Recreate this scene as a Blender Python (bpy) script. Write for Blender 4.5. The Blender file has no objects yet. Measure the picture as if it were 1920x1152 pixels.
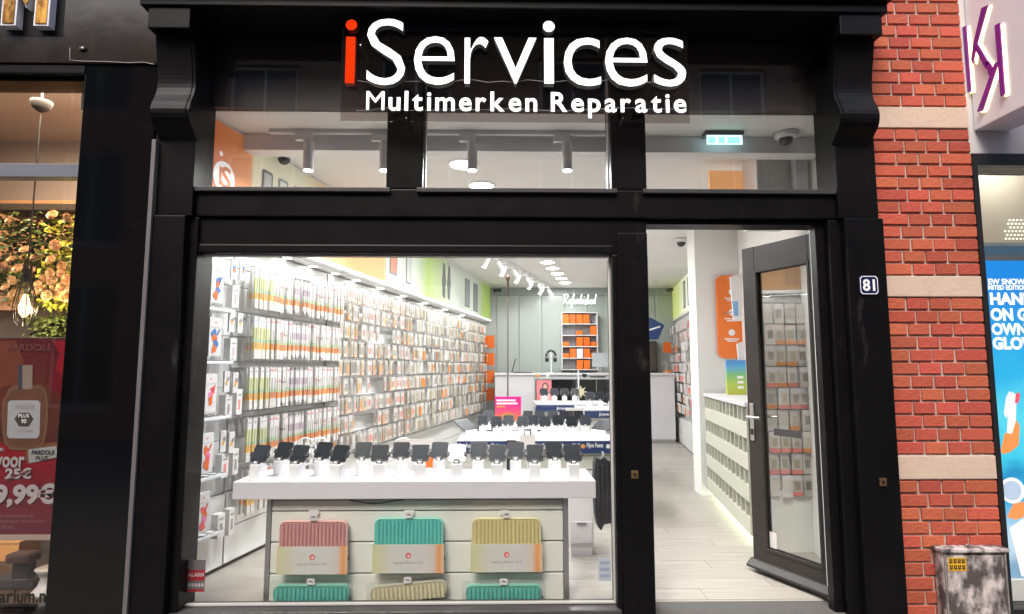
import bpy, bmesh, math, random
from mathutils import Vector, Matrix
R = math.radians
random.seed(7)
sc = bpy.context.scene
C = sc.collection

# ------------------------------------------------------------------ camera, sky, sun, exposure
FPX, PITCH, YAW, DIST, EYE = 1120.0, R(5.8), R(1.0), 3.47, 1.34
cd = bpy.data.cameras.new('camera'); cam = bpy.data.objects.new('camera', cd); C.objects.link(cam)
cam.location = (0, -DIST, EYE); cam.rotation_euler = (R(90) + PITCH, 0, -YAW)
cd.sensor_width = 36; cd.lens = 36 * FPX / 1920; cd.clip_start = .05; cd.clip_end = 500
sc.camera = cam
w = bpy.data.worlds.new('World'); sc.world = w; w.use_nodes = True
nt = w.node_tree; bg = nt.nodes['Background']
sky = nt.nodes.new('ShaderNodeTexSky'); sky.sky_type = 'NISHITA'; sky.sun_disc = False
SUN_EL, SUN_AZ = 52, 200
sky.sun_elevation = R(SUN_EL); sky.sun_rotation = R(SUN_AZ); sky.dust_density = 4; sky.air_density = 1.0; sky.ozone_density = .6
nt.links.new(sky.outputs[0], bg.inputs[0]); bg.inputs[1].default_value = .15
sl = bpy.data.lights.new('sun', 'SUN'); sun = bpy.data.objects.new('sun', sl); C.objects.link(sun)
sl.energy = 1.5; sl.angle = R(25); sl.color = (1, .96, .9)
sd = Vector((math.sin(R(SUN_AZ)) * math.cos(R(SUN_EL)), math.cos(R(SUN_AZ)) * math.cos(R(SUN_EL)), math.sin(R(SUN_EL))))
sun.rotation_euler = sd.to_track_quat('Z', 'Y').to_euler(); sun.location = (0, -6, 12)
sc.view_settings.view_transform = 'Standard'; sc.view_settings.look = 'None'
sc.view_settings.exposure = 0.86; sc.view_settings.gamma = 1
sc.render.engine = 'CYCLES'
sc.cycles.use_denoising = True; sc.cycles.max_bounces = 7; sc.cycles.use_adaptive_sampling = True; sc.cycles.adaptive_threshold = .03; sc.cycles.transparent_max_bounces = 16
sc.cycles.diffuse_bounces = 3; sc.cycles.glossy_bounces = 3; sc.cycles.caustics_reflective = False; sc.cycles.caustics_refractive = False
sc.cycles.sample_clamp_indirect = 6

# ------------------------------------------------------------------ measuring helpers
_f = Vector((math.sin(YAW) * math.cos(PITCH), math.cos(YAW) * math.cos(PITCH), math.sin(PITCH)))
_r = Vector((math.cos(YAW), -math.sin(YAW), 0)); _u = _r.cross(_f)
EYEP = Vector((0, -DIST, EYE))
def ray(px, py): return _f + _r * ((px - 960) / FPX) - _u * ((py - 576) / FPX)
def P(px, py, Y): d = ray(px, py); return EYEP + d * ((Y + DIST) / d.y)
def PX(px, py, Y): return P(px, py, Y).x
def PZ(px, py, Y): return P(px, py, Y).z
def F(px, py, z): d = ray(px, py); return EYEP + d * ((z - EYE) / d.z)

class Frame:                      # a surface: origin, right, up, out
    def __init__(s, o, U, V=(0, 0, 1)):
        s.o = Vector(o); s.U = Vector(U).normalized(); s.V = Vector(V).normalized(); s.N = s.U.cross(s.V)
    def p(s, u, v, n=0): return s.o + s.U * u + s.V * v + s.N * n
    def hit(s, px, py, n=0):
        d = ray(px, py); o = s.o + s.N * n; t = (o - EYEP).dot(s.N) / d.dot(s.N); q = EYEP + d * t - s.o
        return q.dot(s.U), q.dot(s.V)
    def M(s, u=0, v=0, n=0):
        o = s.p(u, v, n)
        return Matrix(((s.U.x, s.V.x, s.N.x, o.x), (s.U.y, s.V.y, s.N.y, o.y), (s.U.z, s.V.z, s.N.z, o.z), (0, 0, 0, 1)))
def front(Y): return Frame((0, Y, 0), (1, 0, 0))      # faces the street

# ------------------------------------------------------------------ materials
MATS = {}
def mat(name, col, rough=.5, metal=0, emit=None, es=0, noise=0, nscale=8, col2=None, bump=0, bscale=60, coat=0, spec=.5, rand=0, stretch=(1, 1, 1)):
    if name in MATS: return MATS[name]
    m = bpy.data.materials.new(name); m.use_nodes = True; t = m.node_tree; b = t.nodes['Principled BSDF']
    b.inputs['Base Color'].default_value = (*col, 1); b.inputs['Roughness'].default_value = rough; b.inputs['Metallic'].default_value = metal
    b.inputs['Specular IOR Level'].default_value = spec; b.inputs['Coat Weight'].default_value = coat
    if emit: m.cycles.emission_sampling = 'NONE'; b.inputs['Emission Color'].default_value = (*emit, 1); b.inputs['Emission Strength'].default_value = es
    if noise or bump:
        tc = t.nodes.new('ShaderNodeTexCoord'); mp = t.nodes.new('ShaderNodeMapping'); mp.inputs['Scale'].default_value = stretch
        t.links.new(tc.outputs['Object'], mp.inputs[0])
    src = None
    if noise:
        n = t.nodes.new('ShaderNodeTexNoise'); n.inputs['Scale'].default_value = nscale; n.inputs['Detail'].default_value = 6; n.inputs['Roughness'].default_value = .65
        t.links.new(mp.outputs[0], n.inputs['Vector'])
        cr = t.nodes.new('ShaderNodeValToRGB'); cr.color_ramp.elements[0].position = .5 - noise / 2; cr.color_ramp.elements[1].position = .5 + noise / 2
        c2 = col2 or tuple(c * .7 for c in col)
        cr.color_ramp.elements[0].color = (*c2, 1); cr.color_ramp.elements[1].color = (*col, 1)
        t.links.new(n.outputs[0], cr.inputs[0]); src = cr.outputs[0]
        rr = t.nodes.new('ShaderNodeMapRange'); rr.inputs[3].default_value = rough * .75; rr.inputs[4].default_value = min(1, rough * 1.3)
        t.links.new(n.outputs[0], rr.inputs[0]); t.links.new(rr.outputs[0], b.inputs['Roughness'])
    if rand:
        oi = t.nodes.new('ShaderNodeObjectInfo'); hs = t.nodes.new('ShaderNodeHueSaturation')
        mr = t.nodes.new('ShaderNodeMapRange'); mr.inputs[3].default_value = 1 - rand; mr.inputs[4].default_value = 1 + rand
        t.links.new(oi.outputs['Random'], mr.inputs[0]); t.links.new(mr.outputs[0], hs.inputs['Value'])
        mr2 = t.nodes.new('ShaderNodeMapRange'); mr2.inputs[3].default_value = .5 - rand * .04; mr2.inputs[4].default_value = .5 + rand * .04
        ma = t.nodes.new('ShaderNodeMath'); ma.operation = 'MULTIPLY'; ma.inputs[1].default_value = 7.31; fr = t.nodes.new('ShaderNodeMath'); fr.operation = 'FRACT'
        t.links.new(oi.outputs['Random'], ma.inputs[0]); t.links.new(ma.outputs[0], fr.inputs[0]); t.links.new(fr.outputs[0], mr2.inputs[0]); t.links.new(mr2.outputs[0], hs.inputs['Hue'])
        hs.inputs['Color'].default_value = (*col, 1)
        if src: t.links.new(src, hs.inputs['Color'])
        src = hs.outputs[0]
    if src: t.links.new(src, b.inputs['Base Color'])
    if bump:
        n2 = t.nodes.new('ShaderNodeTexNoise'); n2.inputs['Scale'].default_value = bscale; n2.inputs['Detail'].default_value = 5
        t.links.new(mp.outputs[0], n2.inputs['Vector'])
        bp = t.nodes.new('ShaderNodeBump'); bp.inputs['Strength'].default_value = bump; bp.inputs['Distance'].default_value = .01
        t.links.new(n2.outputs[0], bp.inputs['Height']); t.links.new(bp.outputs[0], b.inputs['Normal'])
    MATS[name] = m; return m
def glass(name, tint=(.985, .99, .988), ior=1.5, rough=0.0, keep=1.0):
    if name in MATS: return MATS[name]
    m = bpy.data.materials.new(name); m.use_nodes = True; t = m.node_tree; t.nodes.clear()
    o = t.nodes.new('ShaderNodeOutputMaterial'); mx = t.nodes.new('ShaderNodeMixShader'); tr = t.nodes.new('ShaderNodeBsdfTransparent'); gl = t.nodes.new('ShaderNodeBsdfGlossy')
    fr = t.nodes.new('ShaderNodeFresnel'); fr.inputs[0].default_value = ior; gl.inputs['Roughness'].default_value = rough; gl.inputs['Color'].default_value = (1, 1, 1, 1)
    tr.inputs[0].default_value = (*tint, 1)
    ge = t.nodes.new('ShaderNodeNewGeometry'); mr = t.nodes.new('ShaderNodeMapRange'); mr.inputs[3].default_value = ior; mr.inputs[4].default_value = 1 / ior   # same reflection on both faces of the pane
    t.links.new(ge.outputs['Backfacing'], mr.inputs[0]); t.links.new(mr.outputs[0], fr.inputs[0])
    t.links.new(fr.outputs[0], mx.inputs[0]); t.links.new(tr.outputs[0], mx.inputs[1]); t.links.new(gl.outputs[0], mx.inputs[2]); t.links.new(mx.outputs[0], o.inputs[0])
    MATS[name] = m; return m
def ramp_mat(name, stops, axis=0, rough=.5, es=0, const=False):      # printed colour bands along one local axis, stops in metres
    if name in MATS: return MATS[name]
    m = bpy.data.materials.new(name); m.use_nodes = True; t = m.node_tree; b = t.nodes['Principled BSDF']; b.inputs['Roughness'].default_value = rough
    tc = t.nodes.new('ShaderNodeTexCoord'); sx = t.nodes.new('ShaderNodeSeparateXYZ'); t.links.new(tc.outputs['Object'], sx.inputs[0])
    a, z = stops[0][0], stops[-1][0]; mr = t.nodes.new('ShaderNodeMapRange'); mr.inputs[1].default_value = a; mr.inputs[2].default_value = z
    t.links.new(sx.outputs[axis], mr.inputs[0]); cr = t.nodes.new('ShaderNodeValToRGB'); e = cr.color_ramp.elements
    while len(e) < len(stops): e.new(.5)
    for i, (s, c) in enumerate(stops): e[i].position = (s - a) / (z - a); e[i].color = (*c, 1)
    if const: cr.color_ramp.interpolation = 'CONSTANT'
    t.links.new(mr.outputs[0], cr.inputs[0]); t.links.new(cr.outputs[0], b.inputs['Base Color'])
    if es: m.cycles.emission_sampling = 'NONE'; t.links.new(cr.outputs[0], b.inputs['Emission Color']); b.inputs['Emission Strength'].default_value = es
    MATS[name] = m; return m

BLACK = mat('black_paint', (.0055, .0053, .006), .38, noise=.7, nscale=5, col2=(.0035, .0035, .004), bump=.06, bscale=26, spec=.16)
BLACKG = mat('black_gloss_panel', (.004, .004, .0045), .06, noise=.8, nscale=3, col2=(.003, .003, .003), bump=.05, bscale=2.2, spec=.5)
BLACKF = mat('black_fascia_panel', (.010, .008, .007), .14, noise=.8, nscale=2.5, col2=(.016, .011, .008), bump=.25, bscale=2.2, spec=.6)
STRIP = mat('worn_metal_strip', (.15, .14, .14), .5, metal=0, noise=.7, nscale=14, col2=(.12, .11, .11), stretch=(1, 1, .15))
def scuff(m, col, lo=.62, hi=.80, scale=7, stretch=(1, 1, .35)):      # worn, dusty streaks on paint
    t = m.node_tree; b = t.nodes['Principled BSDF']; tc = t.nodes.new('ShaderNodeTexCoord'); mp = t.nodes.new('ShaderNodeMapping'); mp.inputs['Scale'].default_value = stretch
    n = t.nodes.new('ShaderNodeTexNoise'); n.inputs['Scale'].default_value = scale; n.inputs['Detail'].default_value = 10; n.inputs['Roughness'].default_value = .75
    cr = t.nodes.new('ShaderNodeMapRange'); cr.inputs[1].default_value = lo; cr.inputs[2].default_value = hi
    mx = t.nodes.new('ShaderNodeMixRGB'); mx.inputs[2].default_value = (*col, 1)
    t.links.new(tc.outputs['Object'], mp.inputs[0]); t.links.new(mp.outputs[0], n.inputs['Vector']); t.links.new(n.outputs[0], cr.inputs[0]); t.links.new(cr.outputs[0], mx.inputs[0])
    l = b.inputs['Base Color'].links
    if l: t.links.new(l[0].from_socket, mx.inputs[1])
    else: mx.inputs[1].default_value = b.inputs['Base Color'].default_value
    t.links.new(mx.outputs[0], b.inputs['Base Color'])
scuff(BLACK, (.065, .060, .058), .61, .82); scuff(BLACKG, (.02, .018, .017), .6, .8, 4, (1, 1, 2.5)); scuff(BLACKF, (.035, .024, .018), .5, .75, 2.2)
WHITEW = mat('white_wall_paint', (.80, .80, .77), .65, noise=.9, nscale=1.2, col2=(.75, .75, .73))
CEILM = mat('white_ceiling_paint', (.86, .85, .82), .7, noise=.9, nscale=1.0, col2=(.82, .81, .78))
WHITE = mat('white_lacquer', (.70, .685, .71), .32, noise=.8, nscale=2, col2=(.66, .645, .67))
WHITEP = mat('white_plastic', (.82, .82, .83), .35)
GREYW = mat('pale_grey_slatwall', (.74, .75, .74), .4, noise=.8, nscale=2, col2=(.70, .71, .70))
ALU = mat('aluminium', (.55, .54, .53), .35, metal=.9, noise=.6, nscale=20, col2=(.45, .44, .43))
CHROME = mat('chrome_wire', (.62, .62, .62), .22, metal=1)
STEEL = mat('brushed_steel', (.60, .59, .57), .3, metal=1)
DARKP = mat('black_plastic', (.015, .015, .017), .4)
SCREEN = mat('dark_glass_screen', (.016, .022, .032), .38, spec=.12, noise=.6, nscale=9, col2=(.032, .036, .04), rand=.4)
WIN = glass('window_glass'); WIN2 = glass('door_glass', (.96, .97, .96), 1.42); ACRY = glass('clear_acrylic', (.78, .74, .73), 1.5); CLEAR = glass('clear_plastic', (.93, .94, .93), 1.4, .1)
EM = mat('lit_lamp_white', (.9, .9, .9), .4, emit=(1, .97, .92), es=14)
EMS = mat('lit_letter_white', (.9, .9, .9), .4, emit=(1, .98, .96), es=.62)
EMR = mat('lit_letter_red', (.20, .008, .002), .9, emit=(1, .045, .003), es=.46, spec=0)
EMW = mat('neon_white', (.9, .9, .9), .4, emit=(1, 1, 1), es=1.3)
ORANGE = mat('orange_card', (.72, .14, .012), .5); ORANGE2 = mat('pale_orange_card', (.75, .32, .10), .5)
YEL = mat('lime_yellow_card', (.55, .57, .12), .5); GREEN = mat('mint_card', (.40, .56, .36), .5)
CARD = mat('white_card', (.70, .68, .66), .5, rand=.10); CREAM = mat('cream_card', (.52, .47, .38), .5, rand=.22); GREYC = mat('grey_card', (.30, .285, .27), .5, rand=.25)
CASEM = mat('phone_case_print', (.40, .36, .30), .4, rand=.35); PINKC = mat('pink_card', (.75, .25, .22), .5)
TEXTG = mat('grey_print', (.30, .29, .29), .6); TEXTW = mat('white_print', (.85, .85, .85), .5); TEXTK = mat('black_print', (.012, .012, .012), .5)
NAVY = mat('navy_banner', (.018, .04, .13), .5); BLUE = mat('blue_enamel', (.012, .018, .075), .18, coat=.5)

# ------------------------------------------------------------------ mesh helpers
def world(p):                     # world matrix of an object and its parents, without waiting for an update
    M = Matrix.Identity(4)
    while p is not None: M = p.matrix_basis @ M; p = p.parent
    return M
class MB:
    def __init__(s): s.v = []; s.f = []; s.m = []
    def add(s, vs, fs, mi=0):
        b = len(s.v); s.v += [Vector(v) for v in vs]; s.f += [tuple(b + i for i in f) for f in fs]; s.m += [mi] * len(fs); return s
    def hexa(s, c, mi=0):                       # 8 corners: bottom ring then top ring
        return s.add(c, [(3, 2, 1, 0), (4, 5, 6, 7), (0, 1, 5, 4), (1, 2, 6, 5), (2, 3, 7, 6), (3, 0, 4, 7)], mi)
    def box(s, x0, x1, y0, y1, z0, z1, mi=0):
        return s.hexa([(x0, y0, z0), (x1, y0, z0), (x1, y1, z0), (x0, y1, z0), (x0, y0, z1), (x1, y0, z1), (x1, y1, z1), (x0, y1, z1)], mi)
    def fbox(s, fr, u0, u1, v0, v1, n0, n1, mi=0):
        p = fr.p
        return s.hexa([p(u0, v0, n1), p(u1, v0, n1), p(u1, v0, n0), p(u0, v0, n0), p(u0, v1, n1), p(u1, v1, n1), p(u1, v1, n0), p(u0, v1, n0)], mi)
    def prism(s, fr, poly, n0, n1, mi=0):       # polygon in (u, v), counter-clockwise seen from outside
        k = len(poly); vs = [fr.p(u, v, n0) for u, v in poly] + [fr.p(u, v, n1) for u, v in poly]
        fs = [tuple(range(k - 1, -1, -1)), tuple(range(k, 2 * k))] + [(i, (i + 1) % k, k + (i + 1) % k, k + i) for i in range(k)]
        return s.add(vs, fs, mi)
    def tube(s, pts, r, k=8, mi=0, cap=True):
        pts = [Vector(p) for p in pts]; rings = []
        for i, p in enumerate(pts):
            d = (pts[min(i + 1, len(pts) - 1)] - pts[max(i - 1, 0)]).normalized()
            a = Vector((0, 0, 1)) if abs(d.z) < .9 else Vector((1, 0, 0)); x = d.cross(a).normalized(); y = d.cross(x)
            rr = r[i] if isinstance(r, (list, tuple)) else r
            rings.append([p + x * (math.cos(2 * math.pi * j / k) * rr) + y * (math.sin(2 * math.pi * j / k) * rr) for j in range(k)])
        fs = []
        for i in range(len(pts) - 1):
            for j in range(k): fs.append((i * k + j, (i + 1) * k + j, (i + 1) * k + (j + 1) % k, i * k + (j + 1) % k))
        if cap: fs += [tuple(range(k)), tuple((len(pts) - 1) * k + j for j in range(k - 1, -1, -1))]
        return s.add([q for ring in rings for q in ring], fs, mi)
    def lathe(s, c, prof, k=20, mi=0):
        c = Vector(c); vs = [c + Vector((math.cos(2 * math.pi * j / k) * r, math.sin(2 * math.pi * j / k) * r, z)) for r, z in prof for j in range(k)]
        fs = [(i * k + j, i * k + (j + 1) % k, (i + 1) * k + (j + 1) % k, (i + 1) * k + j) for i in range(len(prof) - 1) for j in range(k)]
        fs += [tuple(range(k - 1, -1, -1)), tuple((len(prof) - 1) * k + j for j in range(k))]
        return s.add(vs, fs, mi)
    def mesh(s, name, mats, off=None, bevel=0, smooth=False, seg=2):
        me = bpy.data.meshes.new(name); off = off or Vector((0, 0, 0))
        me.from_pydata([v - off for v in s.v], [], s.f)
        if not isinstance(mats, (list, tuple)): mats = [mats]
        for m in mats: me.materials.append(m)
        for p, i in zip(me.polygons, s.m): p.material_index = i
        bm = bmesh.new(); bm.from_mesh(me); bmesh.ops.recalc_face_normals(bm, faces=bm.faces[:])
        if bevel: bmesh.ops.bevel(bm, geom=bm.edges[:], offset=bevel, segments=seg, affect='EDGES', profile=.6, clamp_overlap=True)
        bm.to_mesh(me); bm.free()
        if smooth:
            for p in me.polygons: p.use_smooth = True
        return me
    def build(s, name, mats, parent=None, bevel=0, smooth=False, **tags):
        off = Vector(tags.pop('at', (0, 0, 0)))
        if parent is not None: W = world(parent).inverted(); s.v = [W @ v for v in s.v]
        o = bpy.data.objects.new(name, s.mesh(name, mats, off, bevel, smooth)); C.objects.link(o)
        if parent is not None: o.parent = parent
        else: o.location = off
        return tag(o, **tags)
def tag(o, label=None, cat=None, group=None, kind=None):
    if label: o['label'] = label
    if cat: o['category'] = cat
    if group: o['group'] = group
    if kind: o['kind'] = kind
    return o
def thing(name, label, cat, loc=(0, 0, 0), group=None, rotz=0):
    o = bpy.data.objects.new(name, None); C.objects.link(o); o.location = loc; o.rotation_euler = (0, 0, rotz); o.empty_display_size = .1
    return tag(o, label, cat, group)
def link(name, me, parent=None, M=None):
    o = bpy.data.objects.new(name, me); C.objects.link(o)
    if M is not None:
        if parent is not None: o.parent = parent; M = world(parent).inverted() @ M
        o.matrix_basis = M
    elif parent is not None: o.parent = parent
    return o
def copy_tree(o, parent=None):
    c = o.copy(); C.objects.link(c); c.parent = parent
    for ch in o.children: copy_tree(ch, c)
    return c
def bx(name, m, parent, x0, x1, y0, y1, z0, z1, bevel=.004, **k):
    return MB().box(min(x0, x1), max(x0, x1), min(y0, y1), max(y0, y1), min(z0, z1), max(z0, z1)).build(name, m, parent, bevel, **k)
_tc = {}
def text_me(s, bold=0, depth=0, mats=None, space=1, shear=0):      # text mesh in the local XY plane, unit height, centred bounds returned
    cu = bpy.data.curves.new('t', 'FONT'); cu.body = s; cu.size = 1; cu.offset = bold; cu.extrude = .5 if depth else 0; cu.space_character = space; cu.shear = shear; cu.resolution_u = 4
    ob = bpy.data.objects.new('t', cu); me = bpy.data.meshes.new_from_object(ob); bpy.data.objects.remove(ob); bpy.data.curves.remove(cu)
    me.materials.clear()
    return me
def text(name, s, fr, u0, u1, v0, v1, n, m, parent=None, bold=0, depth=.0, space=1, shear=0, keep=False, side=None):
    """text stretched to fill the rectangle u0..u1, v0..v1 of a frame (keep: same aspect, centred)"""
    me = text_me(s, bold, depth, None, space, shear); vs = me.vertices
    if not len(vs): return None
    xs = [v.co.x for v in vs]; ys = [v.co.y for v in vs]; a, b, c, d = min(xs), max(xs), min(ys), max(ys)
    su = (u1 - u0) / max(b - a, 1e-6); sv = (v1 - v0) / max(d - c, 1e-6)
    if keep: su = sv = min(su, sv)
    cu, cv = (u0 + u1) / 2, (v0 + v1) / 2
    for v in vs: v.co = Vector(((v.co.x - (a + b) / 2) * su, (v.co.y - (c + d) / 2) * sv, v.co.z * depth + depth / 2))
    me.materials.append(m)
    if side:
        me.materials.append(side)
        for p in me.polygons:
            if p.normal.z < .7: p.material_index = 1
    return link(name, me, parent, fr.M(cu, cv, n))
def rrect(u0, u1, v0, v1, r, k=5):
    pts = []
    for cx, cy, a in ((u1 - r, v0 + r, -90), (u1 - r, v1 - r, 0), (u0 + r, v1 - r, 90), (u0 + r, v0 + r, 180)):
        for i in range(k + 1): t = R(a + 90 * i / k); pts.append((cx + r * math.cos(t), cy + r * math.sin(t)))
    return pts
def circ(cx, cy, r, k=20, ry=None): return [(cx + r * math.cos(2 * math.pi * i / k), cy + (ry or r) * math.sin(2 * math.pi * i / k)) for i in range(k)]
def disk_lamp(name, loc, size, power, col=(.98, .99, 1), rot=(0, 0, 0), shape='DISK', size_y=None):
    l = bpy.data.lights.new(name, 'AREA'); l.shape = shape; l.size = size; l.energy = power; l.color = col
    if size_y: l.size_y = size_y
    o = bpy.data.objects.new(name, l); C.objects.link(o); o.location = loc; o.rotation_euler = rot; return o
def nth(k): k += 1; return '%d%s' % (k, 'th' if 10 < k < 20 else {1: 'st', 2: 'nd', 3: 'rd'}.get(k % 10, 'th'))
ORD = ['first', 'second', 'third', 'fourth', 'fifth', 'sixth', 'seventh', 'eighth', 'ninth', 'tenth', 'eleventh', 'twelfth', 'thirteenth', 'fourteenth', 'fifteenth', 'sixteenth', 'seventeenth', 'eighteenth']

# ================================================================== SETTING
STREETZ = -.10
GROUND = mat('grey_street_paving', (.16, .155, .15), .8, noise=.8, nscale=3, col2=(.11, .105, .10), bump=.2, bscale=30)
MB().box(-60, 60, -60, -.12, STREETZ - .3, STREETZ).build('street', GROUND, kind='structure')
STEP = mat('grey_doormat', (.12, .115, .11), .9, noise=.5, nscale=90, col2=(.06, .058, .055), bump=.4, bscale=200)
ZC, YB = 2.92, 8.30
WL = Frame((-1.82, .15, 0), (.2017, 1, 0))                 # left wall (frieze plane), u runs into the shop
WR0 = (2.12, 0.0, 0)
WR = Frame((2.12 + .16 * YB, YB, 0), (-.16, -1, 0))        # right wall, u runs towards the street
LWEND = WL.p(8.3, 0)
WOODB = mat('pale_oak_underlay', (.40, .37, .33), .5)
MB().box(-2.4, 3.8, .12, 8.6, -.2, -.004).build('shop_floor', WOODB, kind='structure')
shop_floor = bpy.data.objects['shop_floor']
PLK = mat('pale_grey_oak_plank', (.43, .41, .375), .45, noise=.36, nscale=3.0, col2=(.27, .25, .22), stretch=(.6, 14, 1), rand=.07, bump=.05, bscale=20)
plk = MB().box(-.6, .6, 0, .172, -.004, .0).mesh('plank', PLK)
y = .135; i = 0
while y < 7.6:
    x = -.6 + ((i * .47) % 1.2) - .6
    while x < 2.9:
        if x > -1.2 and x < 2.05 + .16 * y:
            o = link('plank', plk, shop_floor, Matrix.Translation((x + .6, y, 0)))
        x += 1.203
    y += .1745; i += 1
bx('ceiling', CEILM, None, -2.6, 4.0, .12, 8.7, ZC, ZC + .15, 0, kind='structure')
MB().fbox(WL, -.05, 8.4, -.1, ZC + .1, -.42, -.30).build('side_wall', WHITEW, kind='structure')
MB().fbox(WR, -.1, 8.25, -.1, ZC + .1, -.12, 0).build('side_wall', WHITEW, kind='structure')
BACKM = mat('sage_grey_back_wall', (.30, .34, .31), .35, noise=.9, nscale=1, col2=(.36, .40, .38))
bx('back_wall', BACKM, None, -1.2, 4.0, YB, YB + .12, -.1, ZC + .1, 0, kind='structure')
bw = bpy.data.objects['back_wall']
BACKP = mat('sage_glossy_wall_panel', (.38, .42, .39), .22, rand=.05)
for k in range(9): bx('wall_panel', BACKP, bw, -.55 + k * .45, -.55 + k * .45 + .438, YB - .02, YB + .01, 0, ZC - .16, .003)
bx('wall_top_rail', BACKM, bw, -.6, 3.5, YB - .03, YB + .01, ZC - .15, ZC, .004)

# opposite side of the street (only ever seen mirrored in glass and gloss paint)
OB = mat('brown_brick_far', (.45, .26, .19), .85, noise=.7, nscale=9, col2=(.30, .17, .13), bump=.3, bscale=40)
opp = thing('brick_building', 'brown brick house across the street, seen mirrored in the transom glass', 'building', (0, -9.2, STREETZ))
m = MB(); xs = [-30] + sum([[a, a + 1.5] for a in (-24, -19, -14, -9.5, -6, -2.6, .8, 4.4, 9, 14, 19, 24)], []) + [30]
for a in range(0, len(xs) - 1, 2): m.box(xs[a], xs[a + 1], -9.5, -9.2, STREETZ, 8.5)
for a in range(1, len(xs) - 1, 2):
    m.box(xs[a], xs[a + 1], -9.5, -9.2, 3.1, 3.9); m.box(xs[a], xs[a + 1], -9.5, -9.2, 6.0, 6.8); m.box(xs[a], xs[a + 1], -9.5, -9.2, 8.0, 8.5); m.box(xs[a], xs[a + 1], -9.5, -9.2, STREETZ, .5)
m.build('wall', OB, opp)
fw = mat('dull_white_frame', (.75, .73, .70), .6); dg = mat('dark_far_glass', (.02, .022, .025), .1)
for a in range(1, len(xs) - 1, 2):
    for z0, z1 in ((.5, 3.1), (3.9, 6.0), (6.8, 8.0)):
        wd = bx('window', fw, opp, xs[a], xs[a + 1], -9.4, -9.32, z0, z1, 0)
        bx('pane', dg, wd, xs[a] + .08, xs[a] + .72, -9.32, -9.31, z0 + .08, z1 - .08, 0); bx('pane', dg, wd, xs[a] + .78, xs[a + 1] - .08, -9.32, -9.31, z0 + .08, z1 - .08, 0)
bx('roof', mat('dark_roof', (.05, .045, .045), .8), opp, -30, 30, -13, -9.1, 8.5, 8.8, 0)

# ================================================================== SHOPFRONT
sf = thing('shopfront', 'black painted timber shopfront with transom lights and large display window', 'shopfront', (0, -.06, STREETZ))
XL0, XL1 = PX(290, 300, -.12), PX(365, 300, -.12)          # left pilaster
XR0, XR1 = PX(1567, 300, -.12), PX(1641, 300, -.12)        # right pilaster
WX0, WX1 = PX(380, 480, 0), PX(1143, 480, 0)               # display window
DX0, DX1 = PX(1210, 430, -.02), PX(1541, 430, -.02)        # door opening
ZT0, ZT1 = PZ(960, 364, 0), PZ(960, 66, 0)                 # transom lights
ZW1 = PZ(760, 479, 0); ZD1 = PZ(1300, 425, 0); ZW0 = PZ(760, 1133, 0)
ZCOR = PZ(960, 16, -.30); ZTOP = 4.6
TX = [(PX(378, 250, 0), PX(730, 250, 0)), (PX(797, 250, 0), PX(1140, 250, 0)), (PX(1205, 250, 0), PX(1546, 250, 0))]
# cornice in three mouldings
bx('cornice', BLACK, sf, XL0 - .03, XR1 + .01, -.30, -.02, ZCOR, ZCOR + .06, .006)
bx('cornice', BLACK, sf, XL0 - .05, XR1 + .03, -.34, -.02, ZCOR + .062, ZCOR + .16, .01)
bx('upper_wall', BLACK, sf, XL0 - .03, XR1 + .03, -.14, .1, ZCOR + .162, ZTOP, .004)
bx('head_beam', BLACK, sf, XL1 - .02, XR0 + .02, -.055, .1, ZT1, ZCOR + .001, .004)
# pilasters
for nm, a, b in (('L', XL0, XL1), ('R', XR0, XR1)):
    lo = PX(1700, 1152, -.12) if nm == 'R' else b
    bx('pilaster', BLACK, sf, a, b if nm == 'L' else b, -.12, .1, PZ(960, 408, -.12) + .003, ZCOR - .002, .005)
    # lower shaft is a touch broader than the upper one
    a2, b2 = (a - .012, PX(343, 480, -.14)) if nm == 'L' else (PX(1588, 480, -.14), b + .012)
    bx('pilaster', BLACK, sf, a2, b2, -.14, .1, STREETZ, PZ(960, 408, -.12), .006)
    m1, m2 = (b2 - .004, PX(372, 480, -.07)) if nm == 'L' else (DX1, a2 + .004)
    bx('moulding', BLACK, sf, m1, m2, -.09, .1, STREETZ, PZ(960, 410, -.09), .008)
bx('moulding', BLACK, sf, PX(363, 480, -.06), WX0 - .001, -.055, .09, STREETZ + .05, PZ(760, 470, -.06), .010)
bx('transom_stile', BLACK, sf, XL1 - .003, TX[0][0], -.055, .1, ZT0 + .002, ZT1 - .002, .008)
bx('transom_stile', BLACK, sf, TX[2][1], XR0 + .003, -.055, .1, ZT0 + .002, ZT1 - .002, .008)
bx('transom_mullion', BLACK, sf, TX[0][1], TX[1][0], -.075, .1, ZT0 + .002, ZT1 - .002, .010)
bx('transom_mullion', BLACK, sf, TX[1][1], TX[2][0], -.075, .1, ZT0 + .002, ZT1 - .002, .010)
bx('transom_bar', BLACK, sf, XL1 + .0, XR0 + .012, -.085, .1, PZ(960, 408, -.085), ZT0, .006)
for a, b in TX: bx('transom_sill', mat('grey_sill_paint', (.060, .058, .058), .45, noise=.7, nscale=20, col2=(.025, .025, .025)), sf, a - .03, b + .03, -.108, -.082, ZT0 - .022, ZT0 + .004, .004)
bx('window_head', BLACK, sf, m2 - 9 if False else PX(349, 440, -.07), DX0 - .004, -.065, .09, ZW1, PZ(960, 408, -.085) - .003, .010)
bx('window_head', BLACK, sf, PX(366, 470, -.03), WX1 + .01, -.075, -.05, ZW1 - .004, ZW1 + .05, .010)
bx('door_head', BLACK, sf, DX0 - .002, DX1 + .03, -.05, .09, ZD1, PZ(960, 408, -.085) - .004, .004)
bx('door_post', BLACK, sf, WX1, DX0, -.07, .1, STREETZ, ZW1 - .001, .010)
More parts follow.
